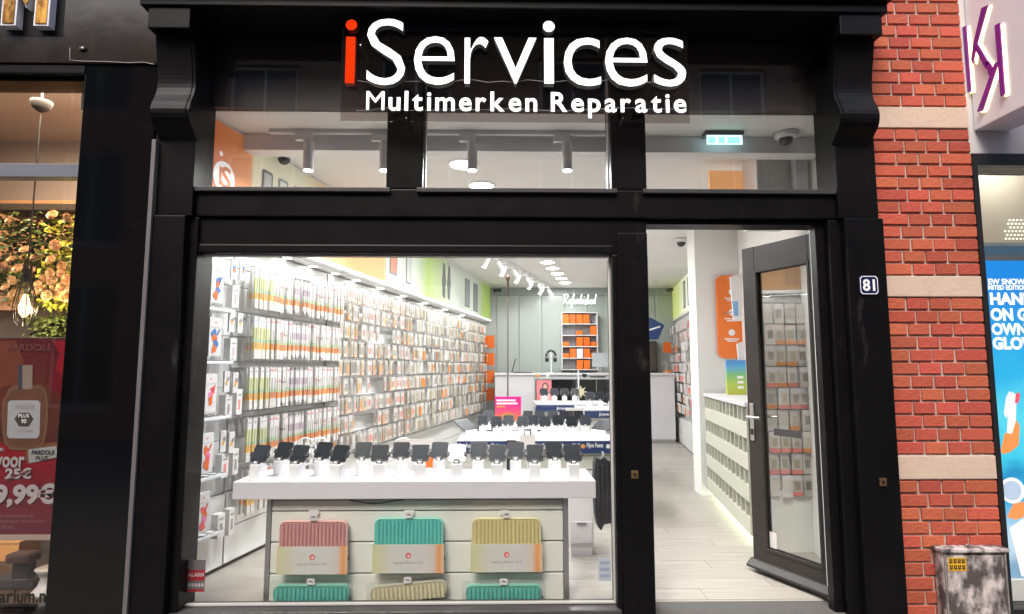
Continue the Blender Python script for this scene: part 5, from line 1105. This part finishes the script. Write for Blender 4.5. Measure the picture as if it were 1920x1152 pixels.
# letter M
YM = -.16; a, b = P(5, 44, YM), P(97, -75, YM); fM = front(YM + .0)
mm = thing('shop_letter', 'gold capital letter M with white outline on the black perfume shop fascia', 'sign letter', ((a.x + b.x) / 2, YM, a.z))
Wd, Hd = b.x - a.x, b.z - a.z
def Mpoly(e): 
    s = .25 * Wd
    return [(a.x - e, a.z - e), (a.x + s + e, a.z - e), (a.x + s + e, a.z + Hd * .55), (a.x + Wd / 2, a.z + Hd * .28 - e), (b.x - s - e, a.z + Hd * .55), (b.x - s - e, a.z - e), (b.x + e, a.z - e), (b.x + e, b.z + e), (b.x - s, b.z + e), (a.x + Wd / 2, a.z + Hd * .62), (a.x + s, b.z + e), (a.x - e, b.z + e)]
MB().prism(fM, Mpoly(0), .001, .006).build('face', mat('gold_mirror', (.75, .38, .08), .18, metal=.9, noise=.25, nscale=14, col2=(.10, .05, .02), stretch=(1, 1, .4)), mm)
MB().prism(fM, Mpoly(.012), -.05, 0).build('return', mat('white_letter_edge', (.78, .76, .80), .4), mm)
bx('raceway', BLACK, mm, a.x - .02, b.x + .06, YM + .0505, -.1115, a.z - .05, b.z, .003)
# sensor and crack line on the fascia
c = P(155, 92, -.115); t = thing('wall_sensor', 'tiny black and white sensor stuck on the black fascia', 'sensor', (c.x, -.112, c.z)); MB().box(c.x - .018, c.x + .018, -.124, -.1105, c.z - .010, c.z + .010).build('housing', DARKP, t, .003); MB().prism(front(-.124), circ(c.x + .004, c.z + .003, .005, 10), .0003, .002).build('lens', TEXTW, t)
pts = [P(x_, y_, -.1125) for x_, y_ in ((131, 90), (131, 113), (150, 115), (200, 116), (240, 118), (270, 117), (289, 121))]
MB().tube(pts, .0022, 5).build('thin_cable', WIREM, label='thin pale cable along the bottom of the black fascia', cat='cable')
# interior
TAN = mat('warm_tan_wall', (.48, .42, .38), .7, noise=.8, nscale=2, col2=(.43, .38, .34)); ORW = mat('tan_wall_lit_orange', (.70, .38, .18), .7)
bx('perfume_back_wall', TAN, None, -4.8, -1.95, 1.5, 1.6, -.1, 3.6, 0, kind='structure'); bx('perfume_floor', mat('dark_wood_floor', (.06, .035, .02), .5), None, -4.8, -2.1, .11, 1.5, -.1, .0, 0, kind='structure')
bx('perfume_ceiling', TAN, None, -4.8, -2.05, .11, 1.5, 3.25, 3.35, 0, kind='structure'); bx('side_wall', TAN, None, -4.75, -4.65, .11, 1.5, 0, 3.25, 0, kind='structure')
bx('side_wall', TAN, None, -2.24, -2.2, .11, 1.5, 0, 3.25, 0, kind='structure')
disk_lamp('perfume_ceiling_lamp', (-3.0, .42, 3.2), .5, 45, (1, .74, .52)); 
bb_ = bx('lit_niche_board', ORW, None, -4.6, -2.26, 1.35, 1.49, 1.85, zb0 + .25, .003, label='tan board tinted with orange lamplight at the back of the perfume window', cat='wall board')  # warm orange light on the tan back wall is put into this board's colour
# pendant
c = P(77, 205, .42); zr_ = 3.25
t = thing('cage_pendant_lamp', 'wire cage pendant lamp hanging on a long cord in the perfume window', 'pendant lamp', (c.x, .42, 1.6))
MB().lathe((c.x, .42, PZ(77, 190, .42)), [(.015, -.075), (.05, -.05), (.062, -.02), (.062, 0)], 20).build('ceiling_rose', mat('grey_rose', (.012, .012, .012), .8), t, smooth=True)
z_a, z_b = PZ(48, 495, .42), PZ(48, 612, .42)
MB().tube([(c.x, .42, PZ(77, 215, .42)), (c.x, .42, z_a)], .005, 6).build('cord', DARKP, t); MB().tube([(c.x, .42, PZ(77, 190, .42)), (c.x, .42, 3.25)], .006, 6).build('cord', DARKP, t)
m = MB(); Hc = z_a - z_b
for k in range(8):
    q_ = 2 * math.pi * k / 8; m.tube([(c.x + r2 * math.cos(q_), .42 + r2 * math.sin(q_), z_a - v2 * Hc) for r2, v2 in ((.02, 0), (.024, .25), (.05, .5), (.062, .72), (.05, .92), (.03, 1))], .0035, 5)
m.build('cage', DARKP, t, kind='stuff'); MB().lathe((c.x, .42, z_a - .3 * Hc), [(.02, 0), (.022, .06), (.02, .09)], 12).build('socket', DARKP, t)
MB().lathe((c.x, .42, z_a - .86 * Hc), [(.01, 0), (.03, .03), (.034, .07), (.02, .12), (.012, .15)], 14).build('bulb', mat('warm_bulb', (.9, .6, .3), .2, emit=(1, .6, .28), es=2.2), t, smooth=True)
pl_ = bpy.data.lights.new('pendant_bulb_lamp', 'POINT'); pl_.energy = 5; pl_.color = (1, .76, .45); pl_.shadow_soft_size = .04
plo = bpy.data.objects.new('pendant_bulb_lamp', pl_); C.objects.link(plo); plo.location = (c.x + .02, .50, z_a - .75 * Hc)
# hedge with flowers
rf = random.Random(21)
hd = thing('flower_wall', 'hanging wall of green leaves and peach roses inside the perfume window', 'flower wall', (-3.1, .8, 1.5))
LEAF = mat('leaf_green', (.11, .15, .03), .45, noise=.6, nscale=6, col2=(.05, .075, .016)); LEAFY = mat('leaf_lime', (.62, .60, .08), .45)
m = MB()
def leaf(m, p, s, mi):
    d = Vector((rf.uniform(-1, 1), rf.uniform(-1, .3), rf.uniform(-1, .4))).normalized(); w_ = d.cross(Vector((rf.uniform(-1, 1), rf.uniform(-1, 1), rf.uniform(-1, 1)))).normalized() * s * .34; n_ = d.cross(w_).normalized() * s * .12
    p = Vector(p); m.add([p, p + d * s * .45 + w_ - n_, p + d * s, p + d * s * .45 - w_ - n_, p + d * s * .5 + n_], [(0, 1, 4), (1, 2, 4), (2, 3, 4), (3, 0, 4)], mi)
hx0, hx1 = PX(-20, 500, .75), PX(165, 500, .75); hz0, hz1 = PZ(80, 575, .75), PZ(80, 398, .75)
for k in range(2600):
    x_ = rf.uniform(hx0, hx1); z_ = hz1 - (hz1 - hz0) * rf.random() ** .8; yy = .85 + rf.uniform(-.16, .16)
    right = (x_ - hx0) / (hx1 - hx0); leaf(m, (x_, yy, z_), rf.uniform(.03, .06), 1 if rf.random() < (.75 if right > .58 else .08) else 0)
for k in range(500): leaf(m, (rf.uniform(PX(70, 600, .8), PX(150, 600, .8)), .8 + rf.uniform(-.1, .1), rf.uniform(PZ(80, 632, .8), PZ(80, 595, .8))), rf.uniform(.03, .05), 0)
m.build('foliage', [LEAF, LEAFY], hd, kind='stuff')
PEA = mat('peach_petal', (.84, .60, .38), .6, rand=.15); WHP = mat('pale_petal', (.85, .78, .62), .6)
def rose():
    m = MB()
    for ring, (n_, r_, h_, op) in enumerate(((5, .30, .9, .25), (6, .62, .8, .55), (7, .95, .5, .95))):
        for k in range(n_):
            q_ = 2 * math.pi * (k + ring * .4) / n_; d = Vector((math.cos(q_), math.sin(q_), 0)); s_ = Vector((-math.sin(q_), math.cos(q_), 0)) * (.5 + .12 * ring)
            b_ = d * .12; mid = d * r_ + Vector((0, 0, h_ * .55)); tip = d * (r_ * 1.08 + op * .1) + Vector((0, 0, h_))
            m.add([b_ - s_ * .4, b_ + s_ * .4, mid - s_, mid + s_, tip - s_ * .6, tip + s_ * .6], [(0, 1, 3, 2), (2, 3, 5, 4)])
    return m.mesh('rose', PEA)
rm = rose()
fl = [(45, 485), (24, 488), (12, 502), (35, 505), (68, 486), (97, 488), (48, 470), (118, 500), (116, 513), (106, 460), (128, 525), (84, 524), (100, 528), (73, 534), (25, 525), (12, 540), (27, 552), (40, 548), (90, 555), (108, 552), (125, 556), (138, 527), (141, 560), (70, 548), (83, 543), (8, 556), (60, 508), (118, 540), (96, 513), (132, 545), (102, 540), (20, 415), (100, 405), (128, 408)]
for k, (px, py) in enumerate(fl):
    yy = .68 + rf.uniform(-.04, .06); c = P(px, py, yy); s_ = rf.uniform(.024, .034)
    o = link('rose', rm, hd, Matrix.Translation(c) @ Matrix.Rotation(R(80 + rf.uniform(-35, 35)), 4, 'X') @ Matrix.Rotation(rf.uniform(0, 6), 4, 'Z') @ Matrix.Scale(s_, 4))
bx('trough', mat('dark_trough', (.04, .03, .02), .6), hd, hx0, hx1, .70, 1.0, hz1, hz1 + .05, .004)
# dark shelf with tan box lower left of flowers
solid('tan_box', 'tan cardboard box beside the cage lamp in the perfume window', 'box', -10, 32, 555, 582, .7, .2, mat('tan_card', (.62, .36, .20), .6)); 
o = bpy.data.objects['tan_box']; a = P(0, 582, .7); bx('lid_line', mat('tan_dark', (.4, .22, .12), .6), o, PX(-10, 560, .7), PX(32, 560, .7), .696, .6995, PZ(0, 567, .7), PZ(0, 564, .7), 0)
bx('display_shelf', mat('dark_brown_shelf', (.05, .03, .02), .4), None, -4.6, -2.26, .45, 1.3, PZ(80, 640, .45), PZ(80, 633, .45), .003, label='dark brown shelf below the flowers in the perfume window', cat='shelf')
# poster on the glass
Yq = .10; a, b = P(-60, 1003, Yq), P(140, 636, Yq); b.x = PX(146, 640, Yq); fq = front(Yq)
ps = thing('perfume_poster', 'burgundy perfume offer poster with bottle picture and price behind the left window', 'poster', ((a.x + b.x) / 2, Yq, a.z)); H_ = b.z - a.z
RED1 = ramp_mat('poster_red_print', [(0, (.11, .010, .018)), (H_ * .22, (.16, .009, .016)), (H_ * .45, (.25, .008, .013)), (H_ * .47, (.075, .02, .014)), (H_ * .7, (.11, .026, .016)), (H_ * .9, (.10, .012, .014)), (H_, (.09, .008, .012))], 1, .35)
pb = link('sheet', MB().box(a.x, b.x, 0, H_, -.004, 0).mesh('sheet', RED1), ps, fq.M(0, a.z, 0))
def Q(px, py): q_ = P(px, py, Yq); return (q_.x, q_.z)
def art(name, pts, m_, lay, par=pb): return MB().prism(fq, [Q(*p_) for p_ in pts][::-1], .0004 + lay * .0008, .0010 + lay * .0008).build(name, m_, par)
art('printed_petal', [(100, 640), (144, 638), (142, 690), (138, 712), (118, 706), (104, 690), (112, 664)], mat('print_petal_red', (.26, .008, .018), .4), 0)
art('printed_petal', [(104, 690), (118, 706), (138, 712), (136, 735), (112, 742), (92, 728), (96, 706)], mat('print_petal_deep', (.15, .006, .012), .4), 1)
art('printed_block', [(-40, 640), (30, 640), (44, 676), (40, 720), (-40, 735)], mat('print_terracotta', (.15, .036, .018), .4), 0)
art('printed_block', [(48, 838), (125, 826), (120, 850), (48, 866)], mat('print_amber', (.17, .07, .03), .4), 0)
bt = art('printed_bottle', [(18, 728), (28, 722), (76, 722), (88, 732), (92, 760), (90, 805), (82, 838), (68, 846), (20, 844), (8, 832), (4, 800), (4, 755)], mat('print_bottle_glass', (.16, .08, .045), .25), 2)
art('bottle_rim', [(20, 734), (30, 729), (72, 729), (82, 737), (85, 762), (83, 804), (76, 832), (66, 838), (24, 836), (13, 828), (10, 800), (10, 757)], mat('print_bottle_inner', (.13, .058, .032), .3), 3)
art('bottle_label', [(20, 751), (72, 751), (77, 756), (75, 815), (70, 822), (18, 822), (14, 816), (16, 756)], mat('print_label', (.36, .36, .375), .4), 4)
art('label_badge', [(28, 786), (37, 774), (56, 774), (64, 786), (55, 800), (37, 800)], mat('print_badge', (.06, .045, .04), .4), 5)
for s, x0, x1, y0, y1, m_ in (('PARDOLE', 30, 66, 767, 758, TEXTG), ('PLUS', 36, 56, 783, 776, TEXTW), ('90', 41, 51, 794, 786, TEXTW), ('EAU DE PARFUM', 30, 62, 810, 806, TEXTG)):
    u0, v0 = Q(x0, y0); u1, v1 = Q(x1, y1); text('label_text', s, fq, u0, u1, v0, v1, .0055, m_, pb, bold=.01)
art('bottle_cap', [(35, 685), (62, 685), (62, 730), (35, 730)], mat('print_silver_cap', (.52, .42, .34), .25, metal=.6), 4)
art('cap_shade', [(35, 685), (43, 685), (43, 730), (35, 730)], mat('print_cap_dark', (.05, .05, .07), .3), 5)
art('white_tag', [(54, 843), (107, 836), (108, 858), (55, 869)], mat('print_tag', (.32, .31, .30), .4), 4)
PW = mat('poster_white_print', (.40, .35, .35), .5); PD = mat('poster_dim_print', (.16, .05, .05), .5); PM = mat('poster_mid_print', (.24, .13, .14), .5)
for s, x0, x1, y0, y1, m_, bd in (('PARDOLE', 61, 104, 853, 844, TEXTK, .02), ('PLUS', 68, 92, 863, 855, TEXTK, .02), ('voor', -8, 48, 877, 856, PW, .025), ('25€', 10, 62, 898, 877, PW, .04), ('39,99€', -34, 107, 952, 906, PW, .045), ('PARDOLE', 15, 100, 658, 646, PD, .01), ('PROBEER JOUW FAVORIETE', -70, 64, 972, 965, PM, 0), ('PARFUM BIJ PARDOLE PARFUM', -80, 87, 982, 975, PM, 0), ('O.O.', 5, 28, 991, 985, PM, 0), ('DE', -14, 10, 846, 840, PW, .02)):
    u0, v0 = Q(x0, y0); u1, v1 = Q(x1, y1); o = text('poster_text', s, fq, u0, u1, v0, v1, .0062, m_, pb, bold=bd)
art('strike_line', [(12, 899), (62, 879), (62, 882), (12, 902)], PD, 8)
bx('poster_rail', mat('beige_rail', (.36, .27, .22), .5), ps, a.x, b.x, Yq - .01, Yq + .03, a.z - .03, a.z - .001, .002)
bx('poster_foot', mat('beige_rail', (.36, .27, .22), .5), ps, b.x - .03, b.x - .01, Yq + .005, Yq + .03, .0, a.z - .031, .002)
# bottom display items
c = P(30, 1100, .35); t = thing('perfume_bottle', 'dark square perfume bottle with stopper at the bottom of the left window', 'perfume bottle', (c.x, .35, 0.0)); SMK = mat('smoky_glass_solid', (.045, .04, .042), .12, coat=.5)
bx('body', SMK, t, PX(-25, 1100, .35), PX(62, 1100, .35), .35, .50, .0, PZ(30, 1088, .35), .02); bx('neck', SMK, t, PX(12, 1070, .35), PX(42, 1070, .35), .39, .46, PZ(30, 1087, .35) - .005, PZ(30, 1062, .35), .004); bx('stopper', mat('brown_stopper', (.10, .06, .05), .3), t, PX(2, 1050, .35), PX(50, 1050, .35), .37, .48, PZ(30, 1061, .35), PZ(30, 1042, .35), .02)
c = P(90, 1110, .30); zt = PZ(90, 1066, .30); t = thing('white_vase', 'white waisted vase in the lower corner of the perfume window', 'vase', (c.x, .30, 0)); hh = zt - .0
MB().lathe((c.x, .30, 0), [(.085, .001), (.082, hh * .12), (.055, hh * .35), (.042, hh * .62), (.055, hh * .85), (.075, hh)], 24).build('body', mat('white_ceramic', (.58, .55, .53), .3), t, smooth=True); MB().lathe((c.x, .30, hh), [(.066, .0005), (.074, .004), (.066, .008)], 24).build('lip', MATS['white_ceramic'], t)
solid('orange_carton', 'orange lit carton behind the dark perfume bottle', 'carton', -20, 36, 1020, 1060, .9, .2, mat('orange_carton_card', (.75, .36, .12), .6), z0=0.0); o = bpy.data.objects['orange_carton']; bx('lid', MATS['orange_carton_card'], o, PX(-20, 1020, .9) - .004, PX(36, 1020, .9) + .004, .896, 1.104, PZ(0, 1020, .9) + .001, PZ(0, 1018, .9) + .004, .001)
wl = thing('window_lettering', 'black lettering arium.nl on the lower left window glass', 'lettering', (PX(40, 1118, -.004), -.004, PZ(40, 1130, -.004)))
a, b = P(-2, 1130, -.003), P(93, 1104, -.003)
spell('arium.nl', front(-.003), a.x, b.x, a.z, b.z, 0, TEXTK, wl, .03, .001, .06)

# ================================================================== RIGHT NEIGHBOUR
rs = thing('beauty_shopfront', 'black framed shop window with a pale fascia at the right edge', 'shopfront', (3.4, -.05, STREETZ))
RX0 = BX1 + .002; WHF = mat('white_fascia_panel', (.66, .63, .64), .5, noise=.8, nscale=3, col2=(.60, .57, .58))
zf0, zf1 = PZ(1880, 311, -.05), PZ(1880, 289, -.05)
bx('fascia', WHF, rs, RX0, 5, -.04, .1, zf1 + .002, ZTOP, .003); bx('window_head', DARKP, rs, RX0, 5, -.06, .1, zf0, zf1, .003)
xw = PX(1843, 500, -.05); bx('window_stile', DARKP, rs, RX0, max(xw, RX0 + .03), -.06, .1, STREETZ, zf0 - .001, .003)
xw = max(xw, RX0 + .03)
bx('window_pane', WIN, rs, xw, 5, 0, .008, .0, zf0 - .002, 0); bx('stall_riser', DARKP, rs, xw + .001, 5, -.04, .1, STREETZ, -.001, .003)
bx('beauty_back_wall', mat('grey_beige_wall', (.42, .40, .35), .6), None, 2.6, 5, 1.4, 1.5, -.1, 3.4, 0, kind='structure'); bx('beauty_floor', WHITEW, None, 2.7, 5, .11, 1.4, -.1, -.001, 0, kind='structure'); bx('beauty_ceiling', WHITEW, None, 2.7, 5, .11, 1.5, 3.0, 3.1, 0, kind='structure'); bx('side_wall', WHITEW, None, 2.62, 2.68, .13, 1.4, 0, 3.0, 0, kind='structure')
disk_lamp('beauty_ceiling_lamp', (3.3, .22, 2.9), .25, 4.5, (1, .93, .82))
lp = thing('pattern_lamp', 'pale panel with dotted light pattern in the upper right shop window', 'light panel', (3.2, .5, 2.2)); a, b = P(1850, 455, .45), P(1990, 330, .45)
bx('panel', mat('beige_lamp_panel', (.50, .47, .40), .4), lp, a.x - .1, b.x, .45, .47, a.z - .001, b.z, .003); DOT = mat('dot_light', (.9, .85, .7), .4, emit=(1, .92, .75), es=.8)
for r_ in range(6):
    for k in range(8):
        u = PX(1884 + 7 * k + (r_ % 2) * 3.5, 430, .45); v = PZ(1880, 448 - 7 * r_, .45)
        if (k + r_ * .0) > 0 or r_ < 3: MB().prism(front(.45), circ(u, v, .007, 7), .0005, .002).build('dot', DOT, lp)
bx('window_shelf', mat('grey_shelf_bar', (.46, .46, .42), .4), None, RX0 + .05, 4.6, .2, .5, PZ(1890, 462, .2), PZ(1890, 455, .2), .002, label='grey shelf bar above the cyan screen in the right shop window', cat='shelf')
Yv = .10; a, b = P(1836, 1085, Yv), P(2140, 490, Yv); fv = front(Yv); H_ = b.z - a.z
vs_ = thing('advert_screen', 'bright cyan advertising screen with white slogan in the right shop window', 'screen', ((a.x + b.x) / 2, Yv, a.z))
def screen_mat():
    m = bpy.data.materials.new('cyan_screen_image'); m.use_nodes = True; t = m.node_tree; b_ = t.nodes['Principled BSDF']; tc = t.nodes.new('ShaderNodeTexCoord'); sx = t.nodes.new('ShaderNodeSeparateXYZ'); t.links.new(tc.outputs['Object'], sx.inputs[0])
    n = t.nodes.new('ShaderNodeTexNoise'); n.inputs['Scale'].default_value = 5; n.inputs['Detail'].default_value = 8; t.links.new(tc.outputs['Object'], n.inputs['Vector'])
    mr = t.nodes.new('ShaderNodeMapRange'); mr.inputs[2].default_value = H_; t.links.new(sx.outputs[1], mr.inputs[0])
    ad = t.nodes.new('ShaderNodeMath'); ad.operation = 'MULTIPLY_ADD'; ad.inputs[1].default_value = .22; t.links.new(n.outputs[0], ad.inputs[0]); t.links.new(mr.outputs[0], ad.inputs[2])
    cr = t.nodes.new('ShaderNodeValToRGB'); e = cr.color_ramp.elements
    for p_, c_ in ((0, (.45, .52, .56)), (.12, (.16, .30, .44)), (.22, (.45, .60, .70)), (.34, (.015, .32, .58)), (.42, (.005, .22, .46)), (.48, (.03, .48, .66)), (.62, (.08, .55, .70)), (.72, (.015, .38, .66)), (1.0, (.0, .20, .62))):
        x_ = e[0] if p_ == 0 else e[-1] if p_ == 1.0 else e.new(p_); x_.color = (*c_, 1)
    t.links.new(ad.outputs[0], cr.inputs[0]); b_.inputs['Base Color'].default_value = (.02, .02, .02, 1); b_.inputs['Roughness'].default_value = .2
    t.links.new(cr.outputs[0], b_.inputs['Emission Color']); b_.inputs['Emission Strength'].default_value = .80; m.cycles.emission_sampling = 'NONE'; return m
vp = link('image', MB().box(a.x, b.x, 0, H_, -.04, 0).mesh('image', screen_mat()), vs_, fv.M(0, a.z, 0))
EW = mat('screen_white', (.1, .1, .1), .4, emit=(1, 1, 1), es=.75); EO = mat('screen_orange', (.1, .05, .02), .4, emit=(.85, .24, .06), es=.8); EP = mat('screen_skin', (.1, .1, .1), .4, emit=(.88, .78, .80), es=.8); ERd = mat('screen_red', (.1, .02, .02), .4, emit=(.75, .08, .12), es=.8); EGy = mat('screen_grey', (.1, .1, .1), .4, emit=(.42, .52, .66), es=.7)
def Qv(px, py): q_ = P(px, py, Yv); return (q_.x, q_.z)
for s, x0, x1, y0, y1, bd in (('EW SNOW-KISSED', 1853, 1968, 534, 523, .04), ('MITED EDITION', 1853, 1926, 544, 535, .04), ('HAND', 1857, 1939, 572, 549, .05), ('ON GO', 1858, 1948, 602, 578, .05), ('OWN', 1860, 1924, 629, 606, .05), ('GLOW', 1862, 1946, 656, 632, .05)):
    u0, v0 = Qv(x0, y0); u1, v1 = Qv(x1, y1); text('screen_text', s, fv, u0, u1, v0, v1, .001, EW, vp, bold=bd)
def arv(name, pts, m_, lay): MB().prism(fv, [Qv(*p_) for p_ in pts][::-1], .0004 + lay * .0006, .0008 + lay * .0006).build(name, m_, vp)
arv('hand_shape', [(1876, 845), (1883, 815), (1900, 800), (1906, 788), (1912, 800), (1910, 835), (1894, 848), (1880, 852)], EO, 0)
arv('finger_shape', [(1888, 812), (1890, 770), (1897, 735), (1906, 742), (1904, 790), (1897, 814)], EP, 1); arv('finger_shape', [(1882, 775), (1886, 745), (1893, 733), (1897, 742), (1892, 772), (1886, 784)], EP, 2)
arv('nail_shape', [(1902, 756), (1904, 738), (1911, 736), (1912, 746), (1908, 757)], ERd, 3); arv('orange_shape', [(1888, 970), (1900, 944), (1930, 940), (1930, 965), (1905, 975)], EO, 0)
MB().prism(fv, circ(*Qv(1898, 920), .075, 20), .0004, .0008).build('ring_shape', EW, vp); MB().prism(fv, circ(*Qv(1897, 920), .058, 20), .001, .0014).build('ring_shape', EGy, vp)
arv('knit_shape', [(1893, 990), (1930, 965), (1930, 1085), (1915, 1080)], EP, 0)
bx('screen_foot', WHITEW, vs_, a.x, b.x, Yv - .02, Yv + .25, .0, a.z - .001, .003)
# blade sign
X0 = PX(1827, 245, -.05); zb_ = PZ(1827, 245, -.05)
bl = thing('blade_sign', 'white projecting box sign with purple KK monogram glowing yellow at its edges', 'sign', (X0, -.3, zb_)); X0 += .004
FBl = Frame((X0, -.045, zb_), (0, -1, 0))      # faces left
# U must give N = -x : U x Z = (Uy, -Ux, 0) -> (-1, 0, 0)
bx('box', mat('blade_white', (.88, .86, .88), .4, noise=.8, nscale=4, col2=(.79, .76, .78)), bl, X0, X0 + .22, -.85, -.045, zb_, zb_ + 1.0, .006)
bx('wall_plate', WHF, bl, X0 + .03, X0 + .19, -.0445, -.041, zb_ + .1, zb_ + .6, 0)
PUR = mat('purple_acrylic', (.16, .03, .22), .3, noise=.5, nscale=6, col2=(.30, .01, .32)); GLW = mat('yellow_edge_glow', (.8, .8, .4), .4, emit=(1, .95, .45), es=1.6)
def Qb(px, py):  # measured on the enlarged view
    x_, y_ = 1280 + px / 2.88, py / 2.88; d = ray(x_, y_); t_ = (X0 - EYEP.x) / d.x; q_ = EYEP + d * t_; return (-.045 - q_.y, q_.z - zb_)
def stroke(pts):
    poly = [Qb(*p_) for p_ in pts]
    ar = sum(poly[i][0] * poly[(i + 1) % len(poly)][1] - poly[(i + 1) % len(poly)][0] * poly[i][1] for i in range(len(poly)))
    if ar < 0: poly = poly[::-1]
    return poly
for k, pts in enumerate((((1524, 150), (1545, 140), (1572, 495), (1552, 502)), ((1630, 45), (1664, 28), (1606, 235), (1668, 340), (1652, 372), (1585, 245)), ((1702, 140), (1728, 124), (1756, 510), (1734, 520)), ((1606, 605), (1700, 345), (1724, 330), (1635, 600)), ((1574, 320), (1585, 250), (1600, 262), (1582, 345)), ((1652, 340), (1668, 330), (1692, 370), (1672, 410)))):
    po_ = stroke(pts); o = MB().prism(FBl, po_, .012, .02).build('monogram_stroke', PUR, bl)
    po2 = [(u + .010, v - .008) for u, v in po_]; MB().prism(FBl, po2, .001, .006).build('edge_glow', GLW, o)
